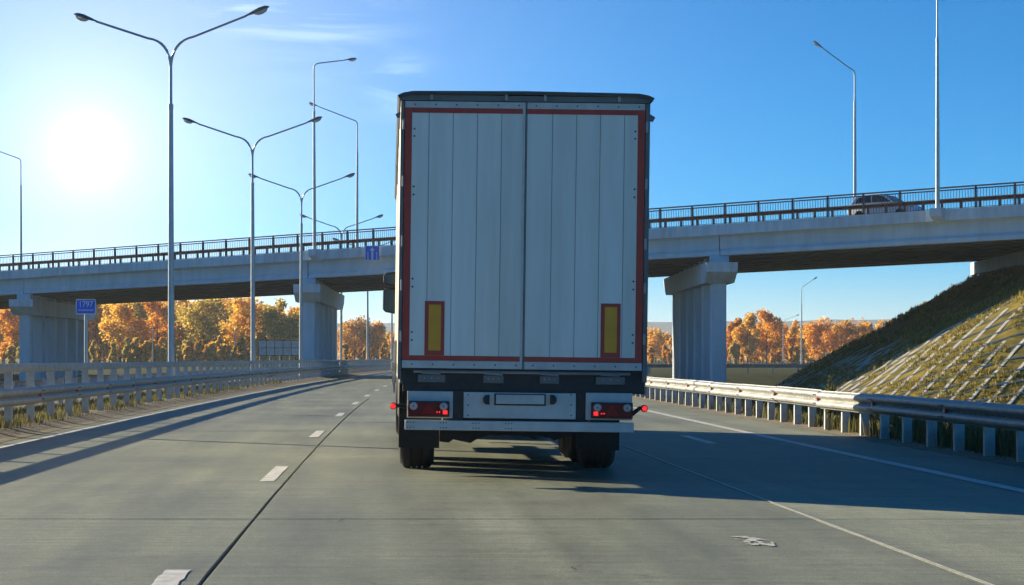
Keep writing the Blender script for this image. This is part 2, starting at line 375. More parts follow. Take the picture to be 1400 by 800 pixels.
# worn remains of a painted mark
mb = MB()
from mathutils import noise as mnz
for a_ in range(26):
    for b_ in range(30):
        u = (a_ - 13) * 0.011; v = (b_ - 15) * 0.027
        if abs(u) > 0.12 * (1.1 - 0.7 * abs(v) / 0.42) or mnz.noise((u * 17, v * 5.5, 3.3)) + 0.35 * mnz.noise((u * 60, v * 25, 1)) < -0.08: continue
        x = 2.56 + u - v * 0.06; y = 14.45 + v
        mb.add([(x, y, ZP), (x + 0.0108, y, ZP), (x + 0.0108, y + 0.0268, ZP), (x, y + 0.0268, ZP)], [(0, 1, 2, 3)])
build(mb, 'worn_mark', mat('faded_paint', (0.60, 0.60, 0.55), 0.7, var=0.25, scale=30), road)
rc = random.Random(21)
for (cx0, cy0, ln, an) in ((1.35, 12.3, 0.7, 1.9), (1.75, 12.0, 0.5, 2.2), (0.6, 13.6, 0.8, 0.3), (1.2, 14.9, 0.9, 2.4), (-2.2, 13.2, 1.1, 0.2), (-0.4, 16.0, 1.0, 1.2), (3.9, 14.0, 1.2, 0.5), (4.6, 12.6, 0.8, 2.6), (-2.9, 19.0, 1.3, 0.9), (0.2, 11.6, 0.5, 2.0)):
    mb = MB(); V = []; F = []; x, y, a = cx0, cy0, an; n = 12
    for k in range(n + 1):
        wv = 0.0045 * math.sin(math.pi * (k + 0.4) / (n + 0.8)) * rc.uniform(0.5, 1.3); V += [(x - math.sin(a) * wv, y + math.cos(a) * wv, 0.004), (x + math.sin(a) * wv, y - math.cos(a) * wv, 0.004)]
        a += rc.uniform(-0.45, 0.45); x += math.cos(a) * ln / n; y += math.sin(a) * ln / n
    mb.add(V, [(2 * k, 2 * k + 1, 2 * k + 3, 2 * k + 2) for k in range(n)]); build(mb, 'crack', M_JOINT, road)
# verges
mb = MB()
for (a, za, b, zb) in ((-5.75, 0.003, -5.95, 0.02), (-5.95, 0.02, -6.35, 0.09), (-6.35, 0.09, -7.4, 0.13), (-7.4, 0.13, -8.4, 0.09), (-8.4, 0.09, -9.2, 0.0)):
    strip(mb, a, b, -12, 300, za, 3.0, zb)
tag(build(mb, 'median_verge', M_SAND), kind='structure')
mb = MB()
for (a, za, b, zb) in ((7.3, 0.0, 7.75, 0.02), (7.75, 0.02, 8.1, -0.01), (8.1, -0.01, 8.4, -0.06)): strip(mb, a, b, -12, 300, za, 3.0, zb)
tag(build(mb, 'shoulder_verge', M_SAND), kind='structure')
mb = MB(); strip(mb, -20, -9.2, -12, 300, -0.002); tag(build(mb, 'opposite_road', M_ASPH), kind='structure')

# ------------------------------------------------------------------ guard rails
SEC = 4.32
def wbeam_mesh(L, face=1):
    """corrugated beam; y along, bulging towards +x*face; z measured from the beam's bottom"""
    prof = [(0.0, 0.0), (0.005, 0.012), (0.07, 0.045), (0.083, 0.07), (0.083, 0.095), (0.07, 0.117), (0.012, 0.145), (0.005, 0.155),
            (0.012, 0.166), (0.07, 0.194), (0.083, 0.217), (0.083, 0.242), (0.07, 0.266), (0.005, 0.298), (0.0, 0.31)]
    p = [(x * face, z) for x, z in prof] + [((x - 0.006) * face, z) for x, z in reversed(prof)]
    mb = MB(); n = len(p); V = []
    for yy in (-0.06, L + 0.0): V += [(q[0], yy, q[1]) for q in p]
    F = [(i, (i + 1) % n, n + (i + 1) % n, n + i) for i in range(n)]
    h = len(prof)
    for i in range(h - 1):
        F.append((i, i + 1, n - 2 - i, n - 1 - i)); F.append((n + i, n + i + 1, 2 * n - 2 - i, 2 * n - 1 - i))
    mb.add(V, F); return mb.mesh('beam', M_GALV, 35)
def post_mesh(h, wd=0.12, dp=0.08, t=0.008):
    mb = MB(); mb.box(-dp / 2, dp / 2, -wd / 2 * 0 - t / 2, t / 2, -0.5, h)
    mb.box(-dp / 2, -dp / 2 + t, -wd / 2, -t / 2 - 0.0005, -0.5, h); mb.box(-dp / 2, -dp / 2 + t, t / 2 + 0.0005, wd / 2, -0.5, h)
    mb.box(dp / 2 - t, dp / 2, -wd / 2, -t / 2 - 0.0005, -0.5, h); mb.box(dp / 2 - t, dp / 2, t / 2 + 0.0005, wd / 2, -0.5, h)
    return mb.mesh('post', M_GALV2)
def channel_post_mesh(h, wd=0.13, dp=0.09):
    # folded channel, its broad web towards the traffic
    t = 0.008; mb = MB()
    mb.box(-wd / 2, wd / 2, -dp / 2, -dp / 2 + t, -0.5, h); mb.box(-wd / 2, -wd / 2 + t, -dp / 2 + t, dp / 2, -0.5, h); mb.box(wd / 2 - t, wd / 2, -dp / 2 + t, dp / 2, -0.5, h)
    return mb.mesh('post', M_GALV2)
mb = MB(); mb.extr([(0, -0.01), (0.055, 0.0), (0.055, 0.10), (0, 0.11)], 'y', -0.04, 0.04); ME_REFL = mb.mesh('reflector', M_RED)
def bolt_mesh():
    mb = MB()
    for z in (0.08, 0.23):
        for yy in (0.06, 0.20, -0.03): mb.box(0.083, 0.092, yy - 0.012, yy + 0.012, z - 0.012, z + 0.012)
    for k in range(14):
        yy = 0.4 + k * 0.26; mb.box(0.0066, 0.012, yy - 0.012, yy + 0.012, 0.148, 0.162)
    return mb.mesh('bolt', M_RIVET)
ME_BOLT = bolt_mesh()
def guard_rail(label, x0, y0, y1, face, z0, ppx, upper=False, base=0.0, far_bolts=70, cat='guardrail', ref0=0, refl=True, zoff=0.0):
    root = empty('guardrail', (x0 + curve(y0), y0, base), 0, label, cat)
    o = Vector((x0 + curve(y0), y0, base))
    me_b = wbeam_mesh(SEC, face); hp = 1.04 if upper else z0 + 0.30
    me_p = channel_post_mesh(hp); 
    mbu = MB(); mbu.extr([(-0.035, 0.0), (0.035, 0.0), (0.045, 0.02), (0.045, 0.13), (0.035, 0.15), (-0.035, 0.15), (-0.045, 0.13), (-0.045, 0.02)], 'y', 0.004, SEC - 0.004)
    me_u = mbu.mesh('top_beam', M_GALV, 30)
    mk = MB(); mk.box(0.0, 0.10 * face, -0.04, 0.04, 0.06, 0.25); me_k = mk.mesh('spacer', M_GALV2)
    n = int((y1 - y0) / SEC)
    for i in range(n):
        y = y0 + i * SEC; rz = heading(y + SEC / 2)
        p = Vector((x0 + curve(y), y, base)) - o
        jz = random.uniform(-.006, .006)
        link('beam', me_b, root, p + Vector((0.14 * face + random.uniform(-.004, .004), 0, z0 + jz)), (random.uniform(-.002, .002), random.uniform(-.02, .02), rz))
        if upper: link('top_beam', me_u, root, p + Vector((0, 0, 0.985)), (0, 0, rz))
        if refl: link('reflector', ME_REFL if face > 0 else ME_REFL_L, root, p + Vector((0.147 * face, 0.02, z0 + 0.11)), (0, 0, rz))
        if y < far_bolts: link('bolts', ME_BOLT if face > 0 else ME_BOLT_L, root, p + Vector((0.14 * face, 0, z0)), (0, 0, rz))
        for k in range(ppx):
            yy = y + (k + 0.02) * SEC / ppx; q = Vector((x0 + curve(yy), yy, base)) - o
            link('post', me_p, root, q, (0, random.uniform(-.006, .006), rz))
            link('spacer', me_k, root, q + Vector((0.05 * face if False else 0.0, 0, z0)) + Vector((0.03 * face, 0, 0)), (0, 0, rz))
    return root
def mirrored(me):
    m2 = me.copy()
    for v in m2.vertices: v.co.x *= -1
    m2.flip_normals(); return m2
ME_REFL_L = mirrored(ME_REFL); ME_BOLT_L = mirrored(ME_BOLT)
guard_rail('two-tier galvanised guardrail with red reflectors along the left edge of the road', -6.5, 8.0, 250, 1, 0.42, 2, upper=True, base=0.02)
guard_rail('second median guardrail behind the two-tier rail, facing the opposite carriageway', -8.35, 16.0, 215, -1, 0.42, 2, upper=False, base=0.02, far_bolts=0, refl=False)
guard_rail('single-beam galvanised guardrail along the right shoulder, half in the truck shadow', 7.62, 19.6, 250, -1, 0.39, 3, base=0.0)

def ramp_rail():
    a, b = Vector((19.5, 184, 0)), Vector((52, 176, 0)); d = (b - a); n = 8; s = d.length / n; rz = math.atan2(d.y, d.x) - R(90)
    root = empty('guardrail', a, 0, 'distant low guardrail of the side ramp beyond the right pier', 'guardrail')
    me_b = wbeam_mesh(s, 1); me_p = post_mesh(0.72)
    for i in range(n):
        link('beam', me_b, root, d * (i / n) + Vector((0, -0.1, 0.45)), (0, 0, rz))
        for k in range(2): link('post', me_p, root, d * ((i + 0.5 * k) / n), (0, 0, rz))
ramp_rail()

# ------------------------------------------------------------------ bridge
BA = R(38.0)
BD = Vector((math.cos(BA), -math.sin(BA), 0)); BN = Vector((math.sin(BA), math.cos(BA), 0))     # along (to the right), across (away)
D2 = 135.0
B0 = Vector(((420 - VX) / FPX * D2, D2, 0))
GR = 0.0190
def t_at(px, off=0.0):
    k = (px - VX) / FPX; b = B0 + BN * off
    return (k * b.y - b.x) / (BD.x - k * BD.y)
def bp(t, off=0.0, z=0.0):
    p = B0 + BD * t + BN * off; return Vector((p.x, p.y, 6.38 + GR * t + z))
T3, T1 = t_at(986), t_at(30)
BW = 19.5
SK = -0.72                                  # ends of the spans run along the road below, so they shift with the distance across the deck
TAB = t_at(1328, BW) - SK * BW               # right abutment, at the near edge
T0 = T1 - 24.0                               # left abutment
brg = empty('overpass_bridge', bp(0) - Vector((0, 0, 6.38)), 0, 'concrete girder overpass with brown railings crossing above the road', 'bridge')
BO = brg.location.copy()
def bobj(mb, name, m, parent=None, smooth=None):
    mb.v = [(v[0] - BO.x, v[1] - BO.y, v[2] - BO.z) for v in mb.v]
    return build(mb, name, m, parent or brg, smooth=smooth)
def along(mb, prof, t0, t1, mi=0, cap=True):
    """prof: list of (across, z above girder bottom); extruded along the deck"""
    n = len(prof); V = [bp(t0 + SK * o, o, z) for o, z in prof] + [bp(t1 + SK * o, o, z) for o, z in prof]
    F = [(i, (i + 1) % n, n + (i + 1) % n, n + i) for i in range(n)] + [tuple(range(n))[::-1], tuple(range(n, 2 * n))]
    return mb.add(V, F, mi)
ENDS = [T0 - 2, T1, 0.0, T3, TAB + 1.0]
NG = 9
for si in range(4):
    a, b = ENDS[si] + 0.03, ENDS[si + 1] - 0.03
    for g in range(NG):
        o = 0.75 + g * (BW - 1.5) / (NG - 1)
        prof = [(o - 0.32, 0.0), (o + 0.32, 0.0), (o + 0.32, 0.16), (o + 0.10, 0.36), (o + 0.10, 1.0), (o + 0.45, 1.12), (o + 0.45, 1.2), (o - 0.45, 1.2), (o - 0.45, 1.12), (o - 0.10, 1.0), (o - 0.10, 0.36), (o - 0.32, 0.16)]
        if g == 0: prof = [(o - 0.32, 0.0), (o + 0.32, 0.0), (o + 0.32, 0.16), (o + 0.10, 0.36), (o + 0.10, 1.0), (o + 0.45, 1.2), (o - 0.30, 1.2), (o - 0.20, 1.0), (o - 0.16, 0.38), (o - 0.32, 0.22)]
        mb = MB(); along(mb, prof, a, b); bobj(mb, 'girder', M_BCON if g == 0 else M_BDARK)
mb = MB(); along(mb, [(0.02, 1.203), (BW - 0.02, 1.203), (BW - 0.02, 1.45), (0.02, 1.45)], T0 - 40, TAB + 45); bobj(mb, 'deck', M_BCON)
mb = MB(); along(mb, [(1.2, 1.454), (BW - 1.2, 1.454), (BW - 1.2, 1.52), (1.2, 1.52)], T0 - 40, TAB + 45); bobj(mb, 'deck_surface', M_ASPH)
# edge panels
PT = 3.0
ta, tb = T0 - 16, TAB + 14
n = int((tb - ta) / PT)
for i in range(n):
    t = ta + i * PT; dz = random.uniform(-0.012, 0.012)
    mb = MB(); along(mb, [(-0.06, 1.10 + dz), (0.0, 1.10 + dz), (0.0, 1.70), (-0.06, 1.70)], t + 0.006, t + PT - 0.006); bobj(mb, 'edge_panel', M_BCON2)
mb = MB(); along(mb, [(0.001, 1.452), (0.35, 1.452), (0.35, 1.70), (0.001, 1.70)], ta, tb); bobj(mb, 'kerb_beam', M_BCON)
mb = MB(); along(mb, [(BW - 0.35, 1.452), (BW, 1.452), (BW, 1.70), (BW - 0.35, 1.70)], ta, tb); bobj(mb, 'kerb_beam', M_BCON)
# railings: the near one and the one along the far edge; posts, picket panels, top rail, crash beam
RP = 2.05; grz = math.atan2(BD.y, BD.x)
gl = math.atan(GR)
def orient(o): o.rotation_euler = (0, -gl, grz)
def railing(off, sgn):
    mbp = MB(); mbp.box(-0.045, 0.045, -0.04, 0.04, 0, 1.08); me_p = mbp.mesh('railing_post', M_RAIL)
    mbk = MB()
    for k in range(13): x = 0.10 + k * (RP - 0.2) / 12; mbk.box(x - 0.010, x + 0.010, -0.010, 0.010, 0.055, 0.99)
    mbk.box(0.046, RP - 0.046, -0.02, 0.02, 0.03, 0.055); mbk.box(0.046, RP - 0.046, -0.025, 0.025, 0.955, 1.015); me_k = mbk.mesh('picket_panel', M_RAIL)
    mbt = MB(); mbt.extr([(-0.05, 0), (0.05, 0), (0.05, 0.05), (0.03, 0.075), (-0.03, 0.075), (-0.05, 0.05)], 'x', -0.002, RP - 0.003); me_t = mbt.mesh('top_rail', M_RAIL)
    mbc = MB(); mbc.box(-0.055, 0.055, -0.05, 0.05, 0, 0.62); me_c = mbc.mesh('crash_post', M_RAIL)
    cb = wbeam_mesh(RP, -sgn if False else 1).copy(); cb.materials.clear(); cb.materials.append(M_RAIL)
    for v_ in cb.vertices: v_.co.z = v_.co.z * 0.75 + 0.04
    m = int((tb - ta) / RP)
    for i in range(m):
        t = ta + i * RP
        if not (-75 < t < 75): continue
        for nm, me, oo, zz in (('railing_post', me_p, off, 1.702), ('picket_panel', me_k, off, 1.702), ('top_rail', me_t, off, 2.784)):
            orient(link(nm, me, brg, bp(t, oo, zz) - BO))
        orient(link('crash_post', me_c, brg, bp(t, off + 0.55 * sgn, 1.56) - BO)); orient(link('crash_post', me_c, brg, bp(t + RP / 2, off + 0.55 * sgn, 1.56) - BO))
        c = link('crash_beam', cb, brg, bp(t, off + 0.49 * sgn, 2.02) - BO); c.rotation_euler = (gl, 0, grz - R(90))
railing(0.14, 1)
railing(BW - 0.14, -1)
# piers: cap parallel to the road below, a row of columns under it
def pier(t, sub):
    a = bp(t, 0.0, 0); b = bp(t, BW, 0)
    # the pier runs along the road below
    hd = a.y / 2870.0; dirv = Vector((math.sin(hd), math.cos(hd), 0)); Lg = BW / dirv.dot(BN)
    side = Vector((dirv.y, -dirv.x, 0)); zt = a.z - 0.42; s0 = a + dirv * (-0.4)
    ang = math.atan2(-dirv.x, dirv.y)
    def P(u, v, z): q = s0 + dirv * u + side * v; return Vector((q.x, q.y, z))
    LL = Lg + 0.8
    mb = MB()
    pr = [(-0.87, zt), (-0.85, zt - 0.52), (-0.80, zt - 1.1), (0.80, zt - 1.1), (0.85, zt - 0.52), (0.87, zt)]
    V = [P(0, v, z) for v, z in pr[:1]] ; V = []
    for (u, sh) in ((0, 0.0), (LL, 0.0)):
        for v, z in pr:
            V.append(P(u + (1.0 if z < zt - 0.9 else 0.04 if z < zt - 0.3 else 0) * (1 if u == 0 else -1), v, z))
    F = [(i, (i + 1) % 6, 6 + (i + 1) % 6, 6 + i) for i in range(6)] + [(5, 4, 3, 2, 1, 0), (6, 7, 8, 9, 10, 11)]
    mb.add(V, F); cap = bobj(mb, 'pier_cap', M_BCON2)
    nc = 6
    for i in range(nc):
        u = 1.8 + (LL - 3.6) * i / (nc - 1)
        zb = ground_z(P(u, 0, 0).x, P(u, 0, 0).y) - 0.3
        mb = MB(); hw, hl, ch = 0.41, 0.45, 0.06
        oc = [(-hw, -hl + ch), (-hw + ch, -hl), (hw - ch, -hl), (hw, -hl + ch), (hw, hl - ch), (hw - ch, hl), (-hw + ch, hl), (-hw, hl - ch)]
        V = [P(u + q[1], q[0], zb) for q in oc] + [P(u + q[1], q[0], zt - 1.098) for q in oc]
        mb.add(V, [(k, (k + 1) % 8, 8 + (k + 1) % 8, 8 + k) for k in range(8)] + [tuple(range(8)), tuple(range(8, 16))])
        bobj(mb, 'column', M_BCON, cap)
    for g in range(NG):
        o = 0.75 + g * (BW - 1.5) / (NG - 1); u = 0.4 + o / BW * Lg; zz = a.z - 0.002
        ct = bp(t, 0, 0) + dirv * (o / BW * Lg); tt = (ct - B0).dot(BD); zz = 6.38 + GR * tt - 0.003
        mb = MB(); V = [P(u + y, x, z) for z in (zt + 0.002, zz) for x, y in ((-0.5, -0.35), (0.5, -0.35), (0.5, 0.35), (-0.5, 0.35))]
        mb.add(V, [(0, 1, 5, 4), (1, 2, 6, 5), (2, 3, 7, 6), (3, 0, 4, 7), (0, 3, 2, 1), (4, 5, 6, 7)]); bobj(mb, 'bearing_block', M_BCON, cap)
pier(T3, 0); pier(0.0, 0); pier(T1, 0)
def abutment(t, sg):
    a = bp(t, -0.6, 0); b = bp(t, BW + 0.6, 0)
    mb = MB(); along(mb, [(-0.5, -0.75), (BW + 0.5, -0.75), (BW + 0.5, -0.02), (-0.5, -0.02)], t - 0.2 * sg if sg > 0 else t - 1.8, t + 1.8 if sg > 0 else t + 0.2)
    return bobj(mb, 'abutment', M_BCON2)
abutment(TAB + 0.3, 1); abutment(T0, -1)

# ------------------------------------------------------------------ embankments at both ends of the bridge
SLOPE = 1.75
def seg_dist(p, a, b):
    ab = b - a; t = max(0, min(1, (p - a).dot(ab) / ab.dot(ab))); q = a + ab * t; return (p - q).length
def make_bank(corners, ztop, zbase, x0, x1, y0, y1, step, seed):
    rnd = random.Random(seed)
    P = [Vector((c.x, c.y)) for c in corners]; n = len(P)
    def inside(p):
        s = None
        for i in range(n):
            a, b = P[i], P[(i + 1) % n]; c = (b.x - a.x) * (p.y - a.y) - (b.y - a.y) * (p.x - a.x)
            if s is None: s = c > 0
            elif (c > 0) != s: return False
        return True
    def H(X, Y):
        p = Vector((X, Y))
        if inside(p): return ztop
        d = min(seg_dist(p, P[i], P[(i + 1) % n]) for i in range(n))
        z = ztop - d / SLOPE
        return z
    from mathutils import noise
    def HN(X, Y):
        z = H(X, Y) + 0.10 * noise.noise((X * 0.9, Y * 0.9, seed)) + 0.05 * noise.noise((X * 2.7, Y * 2.7, seed + 5))
        return max(z, zbase)
    nx = int((x1 - x0) / step) + 1; ny = int((y1 - y0) / step) + 1
    V = [(x0 + i * step, y0 + j * step, HN(x0 + i * step, y0 + j * step)) for j in range(ny) for i in range(nx)]
    F = [(j * nx + i, j * nx + i + 1, (j + 1) * nx + i + 1, (j + 1) * nx + i) for j in range(ny - 1) for i in range(nx - 1)]
    F = [f for f in F if max(V[q][2] for q in f) > zbase + 0.001]
    used = sorted({q for f in F for q in f}); mp_ = {q: k for k, q in enumerate(used)}
    mb = MB(); mb.add([V[q] for q in used], [tuple(mp_[q] for q in f) for f in F])
    o = tag(build(mb, 'embankment', M_SLOPE, smooth='all'), kind='structure')
    def surf(X, Y):
        fx = (X - x0) / step; fy = (Y - y0) / step; i = max(0, min(nx - 2, int(fx))); j = max(0, min(ny - 2, int(fy))); a = fx - i; b = fy - j
        g = lambda p, q_: V[q_ * nx + p][2]
        return (g(i, j) * (1 - a) + g(i + 1, j) * a) * (1 - b) + (g(i, j + 1) * (1 - a) + g(i + 1, j + 1) * a) * b
    return o, surf
PB = bp(TAB + 0.6, -0.6); PA = bp(TAB + 0.6, BW + 0.6)
# abutment front runs across the deck, parallel to the piers
hd = 115 / 2870.0; dv = Vector((math.sin(hd), math.cos(hd), 0))
PA = bp(t_at(1329, BW) + 0.3, BW); PB = PA - dv * (BW / dv.dot(BN))
PC = PB + BD * 90; PD = PA + BD * 90
ZT = 6.35
bank, BH = make_bank([PA, PB, PC, PD], ZT, -1.32, 12, 78, 46, 176, 0.7, 3)
QA = bp(T0 + SK * BW, BW); QB = bp(T0, 0)
make_bank([QB, QA, QA - BD * 50, QB - BD * 50], 4.9, -0.62, -110, -22, 140, 250, 1.4, 9)
# fill behind the right abutment up to the deck
mb = MB(); along(mb, [(0.3, -2.0), (BW - 0.3, -2.0), (BW - 0.3, 1.19), (0.3, 1.19)], TAB + 1.2, TAB + 45); bobj(mb, 'approach_wall', M_BCON)

# concrete lattice strips lying on the near slope: two families of straight lines in plan
rl = random.Random(4)
n0 = Vector((-0.80, -0.60, 0)); t0 = Vector((0.60, -0.80, 0)); up0 = -n0
def lattice(dirv, spacing, half, cmin, cmax):
    dv_ = dirv.normalized(); pv = Vector((dv_.y, -dv_.x, 0)); c = cmin
    while c < cmax:
        run = []; runs = []; top = ZT - rl.uniform(1.2, 3.6); s_ = -half
        gap = rl.random() < 0.5; g0 = rl.uniform(-half, half)
        while s_ < half:
            q_ = PB + pv * c + dv_ * s_; z = BH(q_.x, q_.y)
            lim = top - (2.6 if (q_ - PB).dot(Vector((0.04, 1, 0))) > 4 else 0)
            ok = -1.30 < z < lim and not (gap and g0 < s_ < g0 + 1.5) and 16 < q_.x < 60
            if ok: run.append(Vector((q_.x, q_.y, z)))
            elif run: runs.append(run); run = []
            s_ += 0.45
        if run: runs.append(run)
        for cs in runs:
            m = len(cs)
            if m < 3: continue
            V = []
            for i in range(m):
                d = (cs[min(i + 1, m - 1)] - cs[max(0, i - 1)]).normalized(); sd_ = d.cross(Vector((0, 0, 1))).normalized(); up = sd_.cross(d).normalized()
                jz = rl.uniform(-0.02, 0.01)
                for (a, h) in ((-0.085, -0.15), (0.085, -0.15), (0.08, 0.035 + jz), (-0.08, 0.035 + jz)): V.append(cs[i] + sd_ * a + up * h)
            F = [(4 * i + j, 4 * i + (j + 1) % 4, 4 * i + 4 + (j + 1) % 4, 4 * i + 4 + j) for i in range(m - 1) for j in range(4)]
            F += [(3, 2, 1, 0), (4 * m - 4, 4 * m - 3, 4 * m - 2, 4 * m - 1)]
            mb = MB(); mb.add(V, F); build(mb, 'lattice_strip', M_LATT, bank)
        c += spacing * rl.uniform(0.95, 1.05)
lattice(up0 * 0.7 + t0, 1.0, 34, -34, 30)
lattice(up0 - t0 * 0.12, 0.98, 26, -30, 24)

# ------------------------------------------------------------------ street lamps
def luminaire(mbh, mbb, p, d, s=1.0):
    """cobra head: starts at p, points along d (unit)"""
    side = d.cross(Vector((0, 0, 1))).normalized(); up = side.cross(d).normalized()
    st = [(-0.05, 0.035, 0.035), (0.08, 0.05, 0.05), (0.22, 0.10, 0.075), (0.45, 0.135, 0.10), (0.65, 0.11, 0.085), (0.76, 0.04, 0.03)]
    n = 10; V = []; F = []
    for (a, wy, hz) in st:
        for j in range(n):
            t = 2 * math.pi * j / n; y = wy * math.cos(t); z = hz * math.sin(t); z = z if z > 0 else z * 0.35
            V.append(p + d * (a * s) + side * (y * s) + up * (z * s))
    for i in range(len(st) - 1):
        for j in range(n): F.append((i * n + j, i * n + (j + 1) % n, (i + 1) * n + (j + 1) % n, (i + 1) * n + j))
    F += [tuple(range(n))[::-1], tuple(range((len(st) - 1) * n, len(st) * n))]
    mbh.add(V, F)
    st2 = [(0.26, 0.03, 0.03), (0.34, 0.085, 0.085), (0.48, 0.10, 0.11), (0.62, 0.08, 0.08), (0.69, 0.03, 0.03)]
    V = []; F = []
    for (a, wy, hz) in st2:
        for j in range(7):
            t = math.pi + math.pi * j / 6; V.append(p + d * (a * s) + side * (wy * s * math.cos(t)) + up * ((-0.028 + hz * math.sin(t)) * s))
    for i in range(len(st2) - 1):
        for j in range(6): F.append((i * 7 + j, i * 7 + j + 1, (i + 1) * 7 + j + 1, (i + 1) * 7 + j))
    mbb.add(V, F)
def arc_pts(split, sgn, hz, reach, ztop, bend=0.75):
    """arm from the pole, curving outwards then rising straight to its head"""
    pts = []
    rise = ztop - split
    P0 = Vector((0, 0, split)); P1 = Vector((sgn * 0.03, 0, split + rise * 0.55)); P2 = Vector((sgn * bend, 0, split + rise * 0.62)); P3 = Vector((sgn * reach, 0, ztop))
    for i in range(9):
        t = i / 8; a = P0.lerp(P1, t); b = P1.lerp(P2, t); pts.append(a.lerp(b, t))
    pts.append(P3); return pts
def double_lamp(loc, rz, label, H=12.0):
    root = empty('street_lamp', loc, rz, label, 'street lamp', 'double-armed lamps in the median')
    mb = MB(); mb.tube([(0, 0, -0.3), (0, 0, 1.5), (0, 0, 9.0), (0, 0, 9.02), (0, 0, 10.55)], [0.115, 0.105, 0.075, 0.052, 0.05], 10)
    pole = build(mb, 'pole', M_POLE, root, smooth=40)
    mb = MB(); mb.tube([(0, 0, 8.93), (0, 0, 9.08)], 0.085, 10); build(mb, 'collar', M_POLE, pole, smooth=40)
    for sg in (-1, 1):
        pts = arc_pts(10.2, sg, 0, 2.45, 11.75)
        mb = MB(); mb.tube(pts, [0.045] * 6 + [0.036] * (len(pts) - 6), 8); arm = build(mb, 'arm', M_POLE, root, smooth=40)
        d = (pts[-1] - pts[-2]).normalized(); h = MB(); b = MB(); luminaire(h, b, pts[-1], d, 1.0)
        hd_ = build(h, 'lamp_head', M_LAMP, arm, smooth=50); build(b, 'bowl', M_BOWL, hd_, smooth=50) if False else build(b, 'lamp_bowl', M_BOWL, arm, smooth=50)
    return root
XLAMP = -7.15
for (d, lab, rr) in ((36.0, 'double-armed street lamp standing just left of the frame, casting a thin shadow on the road', 0),
                     (66.0, 'tallest double-armed street lamp in the median, nearest the camera', -12),
                     (95.5, 'second double-armed street lamp in the median, left of the middle pier', -3),
                     (124.5, 'third double-armed street lamp, standing directly before the middle bridge pier', -6),
                     (160.0, 'double-armed street lamp right behind the bridge, its heads just above the railing', 0),
                     (191.0, 'street lamp pole seen under the bridge, midway between middle pier and truck', 0),
                     (224.0, 'street lamp pole seen under the bridge, closest to the truck mirror', 0)):
    double_lamp((XLAMP + curve(d), d, 0.08), R(rr), lab)
def single_lamp(loc, az, label, H=12.0, reach=1.9, rise=1.0, bend=0.25, grp=None, sc=1.0):
    """pole with one arm towards azimuth az (0 = to the right, along x)"""
    root = empty('street_lamp', loc, az, label, 'street lamp', grp)
    split = H - rise
    mb = MB(); mb.tube([(0, 0, -0.05), (0, 0, H * 0.72), (0, 0, H * 0.72 + 0.02), (0, 0, split)], [0.115 * sc, 0.075 * sc, 0.052 * sc, 0.045 * sc], 10); pole = build(mb, 'pole', M_POLE, root, smooth=40)
    mb = MB(); mb.tube([(0, 0, H * 0.72 - 0.08), (0, 0, H * 0.72 + 0.08)], 0.085 * sc, 10); build(mb, 'collar', M_POLE, pole, smooth=40)
    pts = [Vector((0, 0, split - 0.01)), Vector((0.02, 0, split + 0.12)), Vector((0.10, 0, split + 0.24)), Vector((bend, 0, split + 0.32)), Vector((reach, 0, H))]
    mb = MB(); mb.tube(pts, [0.045 * sc, 0.045 * sc, 0.042 * sc, 0.04 * sc, 0.034 * sc], 8); arm = build(mb, 'arm', M_POLE, root, smooth=60)
    d = (pts[-1] - pts[-2]).normalized(); h = MB(); b = MB(); luminaire(h, b, pts[-1], d, sc)
    build(h, 'lamp_head', M_LAMP, arm, smooth=50); build(b, 'lamp_bowl', M_BOWL, arm, smooth=50)
    return root
def pedestal(t, off):
    mb = MB(); s = -1 if off < 5 else 1
    o0 = off - 0.28; o1 = off + 0.28
    V = [bp(t - 0.32, o0, 1.75), bp(t + 0.32, o0, 1.75), bp(t + 0.32, o1, 1.75), bp(t - 0.32, o1, 1.75), bp(t - 0.32, o0, 1.35), bp(t + 0.32, o0, 1.35),
         bp(t + 0.22, o1, 0.98), bp(t - 0.22, o1, 0.98)]
    mb.add(V, [(0, 1, 2, 3), (0, 4, 5, 1), (1, 5, 6, 2), (2, 6, 7, 3), (3, 7, 4, 0), (4, 7, 6, 5)]); bobj(mb, 'lamp_pedestal', M_BCON2)
g_ = 'single-armed lamps on the overpass'
for px, lab in ((430, 'single-armed lamp on the near edge of the bridge above the middle pier'), (1282, 'lamp pole on the near edge of the bridge at the right, cut by the frame')):
    t = t_at(px, -0.36); pedestal(t, -0.345); single_lamp(bp(t, -0.36, 1.752), math.atan2(BN.y, BN.x) - R(42), lab, 12.0, 2.0, 0.55, 0.3, g_)
for px, lab in ((488, 'single-armed lamp on the far side of the bridge, left of the truck'), (1169, 'single-armed lamp above the silver car on the bridge'), (29, 'single-armed lamp on the far side of the bridge at the left edge')):
    t = t_at(px, BW + 0.36); pedestal(t, BW + 0.345); single_lamp(bp(t, BW + 0.36, 1.752), math.atan2(-BN.y, -BN.x) - R(38), lab, 12.0, 3.0 if px < 1000 else 2.2, 1.25 if px < 1000 else 1.55, 0.3, g_)
p = at(1096, 490, 290); single_lamp((p.x, p.y, -0.05), 0, 'tall thin lamp beyond the bridge, right of the right pier', 12.0, 1.5, 1.3, 0.1)
p = at(1071, 490, 420); single_lamp((p.x, p.y, -0.05), 0, 'shorter far lamp beside the tall thin lamp before the autumn trees', 9.7, 2.4, 1.2, 0.1)
p = at(322, 490, 345); single_lamp((p.x, p.y, -0.05), R(180), 'small curved lamp before the autumn wood, between the first two median lamps', 7.4, 1.4, 1.0, 0.2)
p = at(209, 490, 335); single_lamp((p.x, p.y, -0.05), R(90), 'thin far lamp pole before the wood, left of the tallest lamp', 6.4, 0.6, 0.3, 0.1, sc=0.8)

